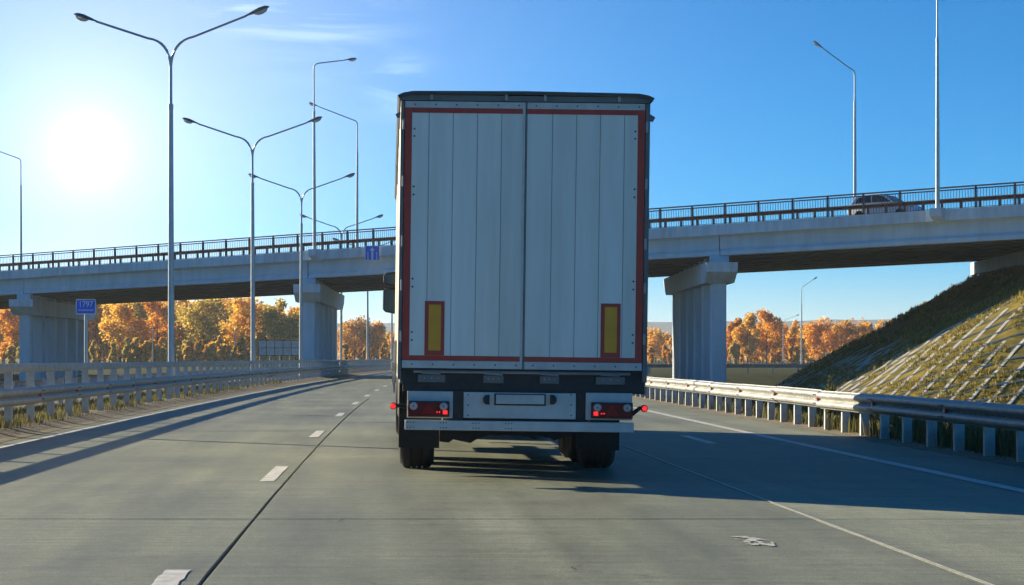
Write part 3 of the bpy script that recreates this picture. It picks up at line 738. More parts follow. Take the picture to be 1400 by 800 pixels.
# ------------------------------------------------------------------ signs
def km_sign():
    d = 51.5; p = at(117.5, 419.5, d)
    x, z = p.x, p.z; zb = 0.06; root = empty('kilometre_sign', (x, d, zb), 0, 'small blue kilometre sign reading 1797 on a post in the median', 'sign')
    mb = MB(); mb.tube([(0, 0.03, -0.3), (0, 0.03, z - zb + 0.1)], 0.045, 10); build(mb, 'post', M_POLE, root, smooth=40)
    zc = z - zb; hw, hh = 0.245, 0.185
    def rr(hw, hh, r): 
        return [(sx * (hw - r) + r * math.cos(a), sy * (hh - r) + r * math.sin(a)) for sx, sy, a0 in ((1, 1, 0), (-1, 1, 90), (-1, -1, 180), (1, -1, 270)) for a in (R(a0), R(a0 + 30), R(a0 + 60), R(a0 + 90))]
    mb = MB(); mb.extr([(a, b + zc) for a, b in rr(hw, hh, 0.04)], 'y', -0.022, -0.016); pl = build(mb, 'border', M_SIGNWHITE, root)
    mb = MB(); mb.extr([(a, b + zc) for a, b in rr(hw - 0.022, hh - 0.022, 0.03)], 'y', -0.025, -0.0222); build(mb, 'face', M_SIGNBLUE, root)
    me = text_mesh('1797', 0.205, 0.001, M_SIGNWHITE, 'digits'); o = link('digits', me, root, (0, -0.0265, zc + 0.055), (R(90), 0, 0)); o.scale = (0.86, 1, 1)
    mb = MB(); rnd = random.Random(2); x = -0.19
    mb.box(-0.2, 0.2, -0.0262, -0.0253, zc - 0.063, zc - 0.058)
    while x < 0.19:
        wv = rnd.uniform(0.012, 0.022); h0 = rnd.uniform(0, 0.01)
        mb.box(x, x + 0.006, -0.0262, -0.0253, zc - 0.108 + h0, zc - 0.072); mb.box(x + wv, x + wv + 0.006, -0.0262, -0.0253, zc - 0.108, zc - 0.072)
        mb.box(x + 0.0065, x + wv - 0.0005, -0.0262, -0.0253, zc - 0.094, zc - 0.088); x += wv + 0.017
    build(mb, 'small_lettering', M_SIGNWHITE, root)
km_sign()
def lane_sign():
    t = t_at(509, -0.5); b = bp(t, -0.42, 0); p = at(509, 346, b.y)
    root = empty('lane_sign', p, 0, 'square blue one-way sign with white arrow hung on the bridge edge', 'sign')
    s = 0.455
    mb = MB(); mb.box(-s, s, -0.02, -0.012, -s, s); build(mb, 'border', M_SIGNWHITE, root)
    mb = MB(); q = s - 0.03; mb.box(-q, q, -0.024, -0.0205, -q, q); build(mb, 'face', M_SIGNBLUE, root)
    mb = MB(); mb.extr([(-0.055, -0.42), (0.055, -0.42), (0.055, 0.16), (0.15, 0.16), (0, 0.36), (-0.15, 0.16), (-0.055, 0.16)], 'y', -0.027, -0.0245); build(mb, 'arrow', M_SIGNWHITE, root)
    mb = MB()
    for sx in (-1, 1):
        for k in range(4): mb.box(sx * 0.27 - 0.028, sx * 0.27 + 0.028, -0.027, -0.0245, -0.41 + k * 0.125, -0.33 + k * 0.125)
    build(mb, 'dashes', M_SIGNWHITE, root)
    mb = MB(); mb.box(-0.35, -0.29, -0.0115, 0.42, 0.1, 0.16); mb.box(0.29, 0.35, -0.0115, 0.18, 0.1, 0.16); build(mb, 'bracket', M_STEEL, root)
lane_sign()
def back_sign():
    d = 240.0; a = at(353, 486, d); b = at(409.5, 465.5, d); W = b.x - a.x; Hh = b.z - a.z
    zb = -0.06; root = empty('direction_sign', (a.x, d, zb), 0, 'big direction sign seen from behind, left of the middle pier', 'sign')
    z0 = a.z - zb; nc = 5
    for i in range(nc):
        for j in range(2):
            mb = MB(); mb.box(W * i / nc + 0.035, W * (i + 1) / nc - 0.035, 0, 0.03, z0 + Hh * j / 2 + 0.03, z0 + Hh * (j + 1) / 2 - 0.03); build(mb, 'panel', M_SIGNBACK, root)
    mb = MB()
    for i in range(nc + 1): mb.box(W * i / nc - 0.034, W * i / nc + 0.034, -0.05, 0.06, z0 - 0.03, z0 + Hh + 0.03)
    for j in range(3):
        for i in range(nc): mb.box(W * i / nc + 0.036, W * (i + 1) / nc - 0.036, -0.03, 0.05, z0 + Hh * j / 2 - 0.028, z0 + Hh * j / 2 + 0.028)
    build(mb, 'frame', M_BLACK, root)
    for k in range(4):
        x = W * (0.04 + 0.24 * k); mb = MB(); mb.tube([(x, -0.1, -0.2), (x, -0.1, z0 + Hh * 0.9)], 0.05, 8); build(mb, 'post', M_POLE, root, smooth=40)
back_sign()
# ------------------------------------------------------------------ the truck
TX, TY = 1.46, 21.5
ROLL = R(0.75); YAW = R(-0.35)
trk = empty('articulated_truck', (TX, TY, 0), YAW, 'articulated truck with white rear doors edged in red tape, driving ahead', 'truck')
K = FPX / TY
def lx(px, py=None): return (px - VX) / K - TX + (0 if py is None else 0)
def zz(py): return EYE + (VY - py) / K
# photo pixels on the rear face, measured on a body that leans by ROLL
def q(px, py):
    X = (px - VX) / K - TX; Z = EYE + (VY - py) / K
    return (X * math.cos(ROLL) - Z * math.sin(ROLL), X * math.sin(ROLL) + Z * math.cos(ROLL))
def tpart(mb, name, m, parent=None, smooth=None, bevel=0, roll=True):
    o = build(mb, name, m, parent or trk, smooth=smooth, bevel=bevel)
    if roll and parent is None: o.rotation_euler = (0, ROLL, 0)
    return o
LEN = 13.6
HW = 1.268
x_l, x_r = q(552, 300)[0], q(880, 300)[0]
ZB, ZF = q(716, 505)[1], q(716, 140)[1]           # bottom of sill strip, top of door leaf frame
ztop = q(716, 127)[1]
# box body: floor, side curtains, front wall, roof
mb = MB(); mb.box(-HW + 0.03, HW - 0.03, 0.03, LEN, ZB - 0.02, ZB + 0.10); floor_ = tpart(mb, 'cargo_floor', M_BLACK)
for sg in (-1, 1):
    # curtain with shallow vertical ripples
    mb = MB(); n = 64; V = []; F = []
    for i in range(n + 1):
        y = 0.10 + (LEN - 0.14) * i / n; x = sg * (HW - 0.012 + 0.008 * math.sin(i * 1.9) + 0.004 * math.sin(i * 0.7))
        V += [(x, y, ZB - 0.10), (x, y, ztop - 0.13)]
    for i in range(n): F.append((2 * i, 2 * i + 2, 2 * i + 3, 2 * i + 1))
    m_ = len(V); V += [(v[0] - sg * 0.02, v[1], v[2]) for v in V]; F += [tuple(m_ + i for i in f) for f in F]
    mb.add(V, F); cu = tpart(mb, 'side_curtain', M_CURT, smooth='all')
    mb = MB()
    mb.box(sg * (HW - 0.018) - 0.02, sg * (HW - 0.018) + 0.02, 0.08, LEN, ztop - 0.128, ztop - 0.06); tpart(mb, 'cant_rail', M_TPOST)
    for i in range(20):
        y = 0.35 + i * 0.68; mb = MB(); x = sg * (HW + 0.004)
        mb.box(x, x + sg * 0.018, y - 0.02, y + 0.02, ZB - 0.16, ZB + 0.28); mb.box(x + sg * 0.018, x + sg * 0.05, y - 0.035, y + 0.035, ZB - 0.04, ZB + 0.05)
        mb.box(x + sg * 0.012, x + sg * 0.03, y - 0.012, y + 0.012, ZB - 0.26, ZB - 0.162)
        bk = tpart(mb, 'curtain_buckle', M_STEEL)
    mb = MB(); mb.box(sg * (HW - 0.05) - 0.02, sg * (HW - 0.05) + 0.02, 0.1, LEN, ZB - 0.16, ZB - 0.03); tpart(mb, 'side_rail', M_TPOST)
    mb = MB(); mb.box(sg * 1.05 - 0.03, sg * 1.05 + 0.03, 5.6, 10.3, 0.62, 0.74); mb.box(sg * 1.05 - 0.03, sg * 1.05 + 0.03, 5.6, 10.3, 0.86, 0.98)
    for y in (5.9, 8.0, 10.0): mb.box(sg * 1.05 - 0.02, sg * 1.05 + 0.02, y, y + 0.06, 0.62, ZB - 0.02)
    tpart(mb, 'side_guard', M_STEEL)
mb = MB(); mb.box(-HW, HW, LEN - 0.05, LEN + 0.04, ZB - 0.1, ztop - 0.04); tpart(mb, 'front_wall', M_TFRAME)
# roof tarp: slightly cambered, drooping corners, overhanging lip
def roof_prof(xo, top, thick):
    pts = [(-xo, top - 0.045), (-xo + 0.06, top - 0.018), (-xo + 0.16, top), (0, top + 0.01), (xo - 0.16, top), (xo - 0.06, top - 0.018), (xo, top - 0.045)]
    return pts + [(x * 0.985, z - thick) for x, z in reversed(pts)]
mb = MB(); mb.extr(roof_prof(1.30, ztop, 0.035), 'y', -0.06, LEN + 0.05); tpart(mb, 'roof', M_TARP)
# rear portal frame
hz0 = ZF + 0.006
mb = MB(); mb.extr([(-HW + 0.012, hz0), (HW - 0.012, hz0), (HW - 0.012, ztop - 0.055), (HW - 0.14, ztop - 0.034), (-HW + 0.14, ztop - 0.034), (-HW + 0.012, ztop - 0.055)], 'y', -0.02, 0.09); hdr = tpart(mb, 'rear_header', M_TPOST)
for px in (590, 692, 745, 846):
    x = q(px, 140)[0]; mb = MB(); mb.box(x - 0.014, x + 0.014, -0.05, -0.02, hz0 + 0.005, hz0 + 0.075); build(mb, 'header_clip', M_STEEL, hdr)
for sg, xe in ((-1, x_l), (1, x_r)):
    mb = MB(); a, b = sorted((xe + sg * 0.006, sg * (HW - 0.004))); mb.box(a, b, 0.0, 0.11, ZB - 0.12, hz0 - 0.002); po = tpart(mb, 'corner_post', M_TPOST, bevel=0.006)
    for py in (172, 250, 332, 392, 462):
        zc = q(0, py)[1]; zc = zz(py)
        mb = MB(); mb.box(a - 0.002 if sg > 0 else a + 0.02, b - 0.02 if sg > 0 else b + 0.002, -0.022, -0.001, zc - 0.055, zc + 0.055); build(mb, 'hinge', M_STEEL, po, bevel=0.005)
    # curtain end ratchet sticking out at the top
    mb = MB(); x = sg * (HW + 0.0); mb.extr([(x, ztop - 0.20), (x + sg * 0.05, ztop - 0.23), (x + sg * 0.03, ztop - 0.27), (x, ztop - 0.26)], 'y', 0.02, 0.10); tpart(mb, 'ratchet', M_TPOST)
# doors: planks standing a little proud of a backing leaf, framed by red tape, rivets
xm = q(716.8, 300)[0]
seams = [q(p_, 320)[0] for p_ in (584.8, 617.8, 651, 684)], [q(p_, 320)[0] for p_ in (753.6, 786.4, 818.8, 851.8)]
zt0, zt1 = q(716, 152)[1], q(716, 158.5)[1]          # lower/upper edge of the top tape... top strip above
zb1, zb0 = q(716, 488)[1], q(716, 494.5)[1]
for di in (0, 1):
    a, b = ((x_l, xm - 0.006), (xm + 0.006, x_r))[di]
    mb = MB(); mb.box(a, b, 0.006, 0.05, ZB, ZF); door = tpart(mb, 'rear_door', M_SEAM)
    edge = [a] + seams[di] + [b]
    for i in range(5):
        mb = MB(); mb.box(edge[i] + (0.0025 if i else 0), edge[i + 1] - (0.0025 if i < 4 else 0), -0.004, 0.0055, zb0 + 0.001, zt0 + 0.02)
        build(mb, 'plank', M_TWHITE, door, bevel=0.0025)
    mb = MB(); mb.box(a, b, -0.006, 0.0055, zt0 + 0.022, ZF); build(mb, 'top_strip', M_TFRAME, door, bevel=0.003)
    mb = MB(); mb.box(a, b, -0.006, 0.0055, ZB, zb0 - 0.001); build(mb, 'bottom_strip', M_TFRAME, door, bevel=0.003)
    tw = 0.072; y0, y1 = -0.0072, -0.0048
    mb = MB()
    if di == 0: mb.box(a, a + tw, y0, y1, zb0 + 0.001, zt0 + 0.022)
    else: mb.box(b - tw, b, y0, y1, zb0 + 0.001, zt0 + 0.022)
    build(mb, 'tape_upright', M_TAPE, door)
    aa, bb = (a + tw + 0.0005, b) if di == 0 else (a, b - tw - 0.0005)
    mb = MB(); mb.box(aa, bb, y0, y1, zt0 - 0.03, zt0 + 0.022); build(mb, 'tape_top', M_TAPE, door)
    mb = MB(); mb.box(aa, bb, y0, y1, zb0 + 0.001, zb1 + 0.002); build(mb, 'tape_bottom', M_TAPE, door)
    # red-edged yellow marker board
    px0, px1, py0, py1 = ((581, 607, 411.5, 488), (821.5, 847.5, 415, 490))[di]
    u0, v1 = q(px0, py0); u1, v0 = q(px1, py1); v0 = zb1 + 0.003
    mb = MB(); mb.box(u0, u1, -0.0085, -0.0049, v0, v1); mk_ = build(mb, 'marker_board', M_TAPE, door)
    mb = MB(); mb.box(u0 + 0.040, u1 - 0.036, -0.0100, -0.0087, v0 + 0.05, v1 - 0.036); build(mb, 'marker_yellow', M_YELLOW, door)
    mb = MB()
    zr = (zt0 + 0.022 + ZF) / 2; zl = (ZB + zb0) / 2
    for k in range(6):
        x = a + 0.10 + (b - a - 0.16) * k / 5
        mb.lathe([(-0.012, 0.007), (-0.005, 0.009)], 'y', 8, 0, (x, 0, zr)); mb.lathe([(-0.012, 0.007), (-0.005, 0.009)], 'y', 8, 0, (x, 0, zl))
    xs = a + tw + 0.025 if di == 0 else b - tw - 0.025
    for py in (178, 188, 257, 268, 383, 394, 456, 467):
        mb.lathe([(-0.012, 0.008), (-0.003, 0.011)], 'y', 8, 0, (xs, 0, zz(py)))
    tag(build(mb, 'rivets', M_RIVET, door), kind='stuff')
    # rain streak gasket along the meeting edge
    mb = MB(); e = b if di == 0 else a; e0, e1 = (e - 0.022, e + 0.004) if di == 0 else (e + 0.003, e + 0.012)
    mb.box(e0, e1, -0.0112, -0.0073, ZB + 0.002, ZF - 0.002); build(mb, 'meeting_edge', M_TFRAME if di == 0 else M_TPOST, door)
# lock gear under the doors
mb = MB(); mb.box(-HW + 0.06, HW - 0.02, 0.06, 0.30, ZB - 0.24, ZB - 0.022); sill = tpart(mb, 'rear_sill', M_BLACK)
mb = MB(); mb.tube([(-1.1, 0.03, ZB - 0.035), (1.1, 0.03, ZB - 0.035)], 0.016, 8); build(mb, 'lock_bar', M_STEEL, sill)
for p0, p1 in ((571, 609), (661, 689), (738, 765), (815, 855)):
    x0, x1 = q(p0, 518)[0], q(p1, 518)[0]; zc = ZB - 0.10
    mb = MB(); mb.box(x0, x1, 0.035, 0.0595, zc - 0.045, zc + 0.035); pl = build(mb, 'lock_plate', M_TPOST, sill, bevel=0.006)
    mb = MB()
    for k in range(3): mb.lathe([(0.026, 0.008), (0.036, 0.010)], 'y', 8, 0, (x0 + (x1 - x0) * (0.25 + 0.25 * k), 0, zc)); 
    tag(build(mb, 'bolts', M_STEEL, sill), kind='stuff')
    mb = MB(); mb.tube([((x0 + x1) / 2 - 0.1, 0.02, ZB - 0.045), ((x0 + x1) / 2 + 0.09, 0.02, ZB - 0.050)], [0.012, 0.018], 8); build(mb, 'lock_handle', M_STEEL, sill)
# lamp board
def board(p0, p1, pt, pb, y0, y1, name, m, bevel=0.006):
    u0, v1 = q(p0, pt); u1, v0 = q(p1, pb); mb = MB(); mb.box(u0, u1, y0, y1, v0, v1); return tpart(mb, name, m, bevel=bevel)
lb = board(557, 619, 534.5, 572, 0.0, 0.03, 'lamp_board', M_TFRAME); rb = board(801, 864, 537, 575, 0.0, 0.03, 'lamp_board', M_TFRAME); cb_ = board(634, 787, 536, 573.5, 0.0, 0.03, 'plate_board', M_TFRAME)
board(620, 633, 534, 574, 0.012, 0.06, 'bracket', M_BLACK); board(788, 800, 536, 576, 0.012, 0.06, 'bracket', M_BLACK)
# number plate frame, two number plate lamps
u0, v1 = q(676, 538); u1, v0 = q(746, 555)
mb = MB(); mb.box(u0, u1, -0.014, -0.0005, v0, v1); fr = build(mb, 'plate_frame', M_BLACK, cb_, bevel=0.003)
mb = MB(); mb.box(u0 + 0.016, u1 - 0.016, -0.018, -0.0142, v0 + 0.016, v1 - 0.012); build(mb, 'number_plate', M_PLATE, cb_)
for px, sg in ((665, 1), (756, -1)):
    xc, zc = q(px, 546.5)
    mb = MB(); mb.extr([(xc + sg * (0.03 - 0.0), zc - 0.05), (xc + sg * 0.03, zc + 0.05)] + [(xc + sg * (0.01 - 0.045 * math.sin(R(a))), zc + 0.05 * math.cos(R(a))) for a in range(15, 180, 25)], 'y', -0.045, -0.0005); build(mb, 'plate_lamp', M_BLACK, cb_)
mb = MB()
for k in range(3):
    for px in (640, 781): 
        xc, zc = q(px, 540 + 14 * k); mb.lathe([(-0.008, 0.006), (-0.0005, 0.008)], 'y', 8, 0, (xc, 0, zc))
tag(build(mb, 'rivets', M_RIVET, cb_), kind='stuff')
# tail lamps
def tail_lamp(p0, p1, pt, pb, side):
    u0, v1 = q(p0, pt); u1, v0 = q(p1, pb)
    mb = MB(); mb.box(u0, u1, -0.075, -0.0015, v0, v1); la = tpart(mb, 'tail_lamp', M_BLACK, bevel=0.008)
    mb = MB(); mb.box(u0 + 0.008, u1 - 0.008, -0.082, -0.0755, v0 + 0.008, v1 - 0.008); build(mb, 'lens', M_LRED, la, bevel=0.004)
    W = u1 - u0; H = v1 - v0; yf = -0.0825
    for fx in (0.14, 0.86):
        cx, cz = u0 + W * fx, v0 + H * 0.68
        mb = MB(); mb.lathe([(yf - 0.006, 0.016), (yf - 0.004, 0.036), (yf, 0.040)], 'y', 20, 0, (cx, 0, cz)); build(mb, 'round_lens', M_LCLEAR, la, smooth=40)
        mb = MB(); mb.lathe([(yf - 0.009, 0.006), (yf - 0.0062, 0.009)], 'y', 10, 0, (cx, 0, cz)); build(mb, 'bulb', M_RIVET, la)
    cx = u0 + W * 0.5
    mb = MB(); mb.extr([(cx - 0.075, v0 + H * 0.18), (cx + 0.075, v0 + H * 0.18), (cx, v0 + H * 0.86)], 'y', yf - 0.005, yf); build(mb, 'triangle_reflector', M_LTRI, la)
    s = 1 if side < 0 else -1; e = u1 if side < 0 else u0
    mb = MB(); a, b = sorted((e - s * 0.02, e - s * 0.065)); mb.box(a, b, yf - 0.003, yf, v0 + H * 0.18, v0 + H * 0.42); build(mb, 'lit_lamp', M_LLIT, la, bevel=0.008)
    for k in (0.10, 0.125):
        mb = MB(); c = e - s * k; mb.box(c - 0.006, c + 0.006, yf - 0.003, yf, v0 + H * 0.26, v0 + H * 0.35); build(mb, 'lit_lamp', M_LLIT, la)
tail_lamp(557.5, 614, 548, 570, -1); tail_lamp(808, 864, 550, 572.5, 1)
# rubber-armed outline lamps
def outline_lamp(pa, pb_):
    (xa, za), (xb, zb_) = q(*pa), q(*pb_)
    mb = MB(); mb.tube([(xa, -0.01, za), ((xa + xb * 2) / 3, -0.02, zb_ + 0.005), (xb, -0.02, zb_)], [0.022, 0.02, 0.018], 8); ar = tpart(mb, 'outline_lamp', M_RUBBER, smooth=60)
    mb = MB(); mb.lathe([(-0.05, 0.024), (-0.03, 0.036), (0.02, 0.036)], 'y', 14, 0, (xb, 0, zb_)); build(mb, 'housing', M_RUBBER, ar, smooth=50)
    mb = MB(); mb.lathe([(-0.062, 0.012), (-0.058, 0.022), (-0.051, 0.026)], 'y', 14, 0, (xb, 0, zb_)); build(mb, 'red_lens', M_LLIT, ar, smooth=50)
outline_lamp((556, 556), (537.5, 555)); outline_lamp((863, 567), (880.5, 558.5))
# bumper bar
u0, v1 = q(553.5, 574); u1, v0 = q(866, 591.5)
mb = MB(); mb.box(u0, u1, -0.03, 0.06, v0, v1); bp_ = tpart(mb, 'bumper_bar', M_TFRAME, bevel=0.008)
mb = MB()
for k in range(4):
    for dx in (0, 0.03, 0.06):
        for f in (0.25, 0.75): mb.lathe([(-0.036, 0.005), (-0.0302, 0.007)], 'y', 6, 0, (u0 + 0.03 + k * 0.33 + dx, 0, v0 + (v1 - v0) * f))
tag(build(mb, 'bolts', M_RIVET, bp_), kind='stuff')
for x in (-0.75, 0.75): mb = MB(); mb.box(x - 0.05, x + 0.05, 0.062, 0.35, v0 + 0.02, ZB - 0.2); tpart(mb, 'bumper_stay', M_BLACK)
# chassis
for x in (-0.5, 0.5): mb = MB(); mb.box(x - 0.07, x + 0.07, 0.3, 12.8, 0.92, ZB - 0.023); tpart(mb, 'chassis_beam', M_BLACK)
for y in (0.6, 2.0, 5.4, 7.5, 9.5, 11.5): mb = MB(); mb.box(-1.15, 1.15, y, y + 0.1, 1.0, ZB - 0.024); tpart(mb, 'cross_member', M_BLACK)
mb = MB(); mb.box(-1.22, -0.6, 7.6, 9.2, 0.42, 0.95); tpart(mb, 'pallet_box', M_BLACK, bevel=0.02)
mb = MB(); mb.lathe([(6.2, 0.2), (6.22, 0.22), (7.3, 0.22), (7.32, 0.2)], 'y', 18, 0, (0.85, 0, 0.7)); tpart(mb, 'air_tank', M_BLACK, smooth=40)
for x in (-0.75, 0.75): mb = MB(); mb.box(x - 0.06, x + 0.06, 10.8, 10.95, 0.45, 1.0); mb.box(x - 0.12, x + 0.12, 10.75, 11.0, 0.42, 0.45); tpart(mb, 'landing_leg', M_BLACK)
# mud flaps and mudguards
KF = FPX / (TY + 1.62)
for (p0, p1) in ((544.5, 600), (788, 846)):
    u0, u1 = (p0 - VX) / KF - TX - 0.01, (p1 - VX) / KF - TX - 0.01; mb = MB(); mb.box(u0, u1, 1.62, 1.64, EYE - 124 / KF, 1.02); tpart(mb, 'mud_flap', M_RUBBER)
    if p0 < 700: ua = u1 + 0.004
# ragged dark sheet added between the flaps to fill the dark underside
rnd = random.Random(12); ub = (788 - VX) / KF - TX - 0.016; pts = [(ua, 0.95)]; x = ua
while x < ub: pts.append((x, EYE - (117 + rnd.uniform(-5, 2) - (7 if x > -0.4 else 0)) / KF)); x += rnd.uniform(0.03, 0.14)
pts += [(ub, 0.40), (ub, 0.95)]
V = []; F = []; m = len(pts)
mb = MB()
for k in range(1, m - 2):
    (xa, za), (xb, zb_) = pts[k], pts[k + 1]
    if xb - xa < 0.001: continue
    mb.add([(xa, 1.66, za), (xb, 1.66, zb_), (xb, 1.66, 0.95), (xa, 1.66, 0.95), (xa, 1.675, za), (xb, 1.675, zb_), (xb, 1.675, 0.95), (xa, 1.675, 0.95)], [(0, 1, 2, 3), (7, 6, 5, 4), (0, 4, 5, 1)])
tpart(mb, 'underside_fill', M_RUBBER)
# wheels
def wheel_meshes(width, r=0.52):
    h = width / 2
    t = MB(); t.lathe([(-h + 0.02, 0.30), (-h, 0.34), (-h, r - 0.06), (-h + 0.04, r - 0.012), (-h + 0.06, r), (-0.075, r), (-0.07, r - 0.012), (-0.055, r - 0.012), (-0.05, r),
                       (-0.01, r), (-0.007, r - 0.012), (0.007, r - 0.012), (0.01, r), (0.05, r), (0.055, r - 0.012), (0.07, r - 0.012), (0.075, r), (h - 0.06, r), (h - 0.04, r - 0.012), (h, r - 0.06), (h, 0.34), (h - 0.02, 0.30)], 'x', 40)
    rm = MB(); rm.lathe([(-h + 0.03, 0.299), (-h + 0.10, 0.28), (-h + 0.14, 0.12), (-h + 0.02, 0.10), (-h + 0.02, 0.02)], 'x', 28); rm.lathe([(h - 0.03, 0.299), (h - 0.10, 0.28), (h - 0.14, 0.12), (h - 0.02, 0.10), (h - 0.02, 0.02)], 'x', 28)
    return t.mesh('tyre', M_RUBBER, 35), rm.mesh('rim', M_STEEL, 35)
WT, WR = wheel_meshes(0.385); WT2, WR2 = wheel_meshes(0.62); WT3, WR3 = wheel_meshes(0.315)
def axle(y, half, kind=0):
    me = ((WT, WR), (WT2, WR2), (WT3, WR3))[kind]
    mb = MB(); mb.tube([(-half, y, 0.52), (half, y, 0.52)], 0.075, 12); ax = tpart(mb, 'axle', M_BLACK, smooth=50, roll=False)
    for sg in (-1, 1):
        w_ = link('wheel', me[0], trk, (sg * half, y, 0.52)); link('rim', me[1], w_)
for y in (2.72, 4.03, 5.34): axle(y, 1.02)
axle(12.9, 0.92, 1)
axle(16.6, 1.02, 2)
for sg in (-1, 1):
    mb = MB()
    for y in (2.72, 4.03, 5.34):
        V = []; F = []
        for i in range(9):
            a = R(20 + 140 * i / 8); V += [(sg * 1.22, y + 0.62 * math.cos(a), 0.52 + 0.60 * math.sin(a)), (sg * 0.80, y + 0.62 * math.cos(a), 0.52 + 0.60 * math.sin(a))]
        for i in range(8): F.append((2 * i, 2 * i + 1, 2 * i + 3, 2 * i + 2))
        o_ = len(V); V += [(v[0], v[1], v[2] + 0.012) for v in V]; F += [tuple(o_ + i for i in f) for f in F]; mb.add(V, F)
    tpart(mb, 'mudguard', M_RUBBER)
# tractor: frame, cab, fairing, mirrors
for x in (-0.42, 0.42): mb = MB(); mb.box(x - 0.06, x + 0.06, 11.9, 16.9, 0.75, 0.98); tpart(mb, 'tractor_frame', M_BLACK)
mb = MB(); mb.box(-0.5, 0.5, 12.5, 13.4, 0.985, 1.14); tpart(mb, 'coupling', M_BLACK)
cabp = [(14.55, 0.95), (16.95, 0.75), (17.1, 1.0), (17.08, 1.7), (16.95, 2.2), (16.75, 2.95), (16.2, 3.55), (14.6, 3.75), (14.55, 3.6)]
mb = MB(); mb.extr([(a, b) for a, b in cabp], 'x', -1.20, 1.20); cab = tpart(mb, 'cab', M_CAB, bevel=0.08)
mb = MB(); mb.extr([(17.05, 1.90), (16.985, 2.16), (16.81, 2.85), (16.85, 2.9), (17.03, 2.17), (17.09, 1.92)], 'x', -1.08, 1.08); build(mb, 'windscreen', M_GLASS, cab)
for sg in (-1, 1):
    mb = MB(); x = sg * 1.205; mb.extr([(15.5, 1.95), (16.6, 1.85), (16.5, 2.6), (15.5, 2.7)], 'x', x - 0.003 * sg, x + 0.004 * sg); build(mb, 'side_window', M_GLASS, cab)
mb = MB(); mb.box(-1.18, -0.7, 13.6, 14.5, 0.45, 0.92); tpart(mb, 'fuel_tank', M_STEEL, bevel=0.08)
mb = MB(); mb.box(0.7, 1.18, 13.6, 14.5, 0.45, 0.92); tpart(mb, 'fuel_tank', M_STEEL, bevel=0.08)
# mirrors: placed beside the cab's front corners
for sg in (-1, 1):
    ym = 15.1; xo = 1.205
    def mirror_shell(x0, x1, z0, z1, nm):
        mb = MB(); c = 0.045
        poly = [(x0 + c, z0), (x1, z0 - 0.03), (x1, z1 + 0.02), (x0 + c, z1), (x0, z1 - c), (x0, z0 + c)]
        poly = [(sg * -1 * a, b) for a, b in poly]
        mb.extr(poly, 'y', ym - 0.02, ym + 0.12); sh = tpart(mb, nm, M_BLACK, bevel=0.015)
        mb = MB(); pin = 0.025
        poly = [(x0 + c + 0.012, z0 + pin), (x1 - pin, z0 + pin - 0.02), (x1 - pin, z1 - pin), (x0 + c + 0.012, z1 - pin), (x0 + pin, z1 - c - 0.012), (x0 + pin, z0 + c + 0.012)]
        poly = [(sg * -1 * a, b) for a, b in poly]
        mb.extr(poly, 'y', ym - 0.026, ym - 0.0205); build(mb, 'mirror_glass', M_MIRROR, sh)
    mirror_shell(-1.475, -1.25, 2.03, 2.44, 'main_mirror'); mirror_shell(-1.47, -1.25, 2.50, 2.71, 'wide_mirror')
    mb = MB(); mb.box(*sorted((sg * 1.19, sg * 1.30)), ym + 0.0, ym + 0.10, 2.452, 2.488); mb.tube([(sg * 1.25, ym + 0.05, 2.0), (sg * 1.25, ym + 0.05, 2.74)], 0.02, 8); tpart(mb, 'mirror_arm', M_BLACK)

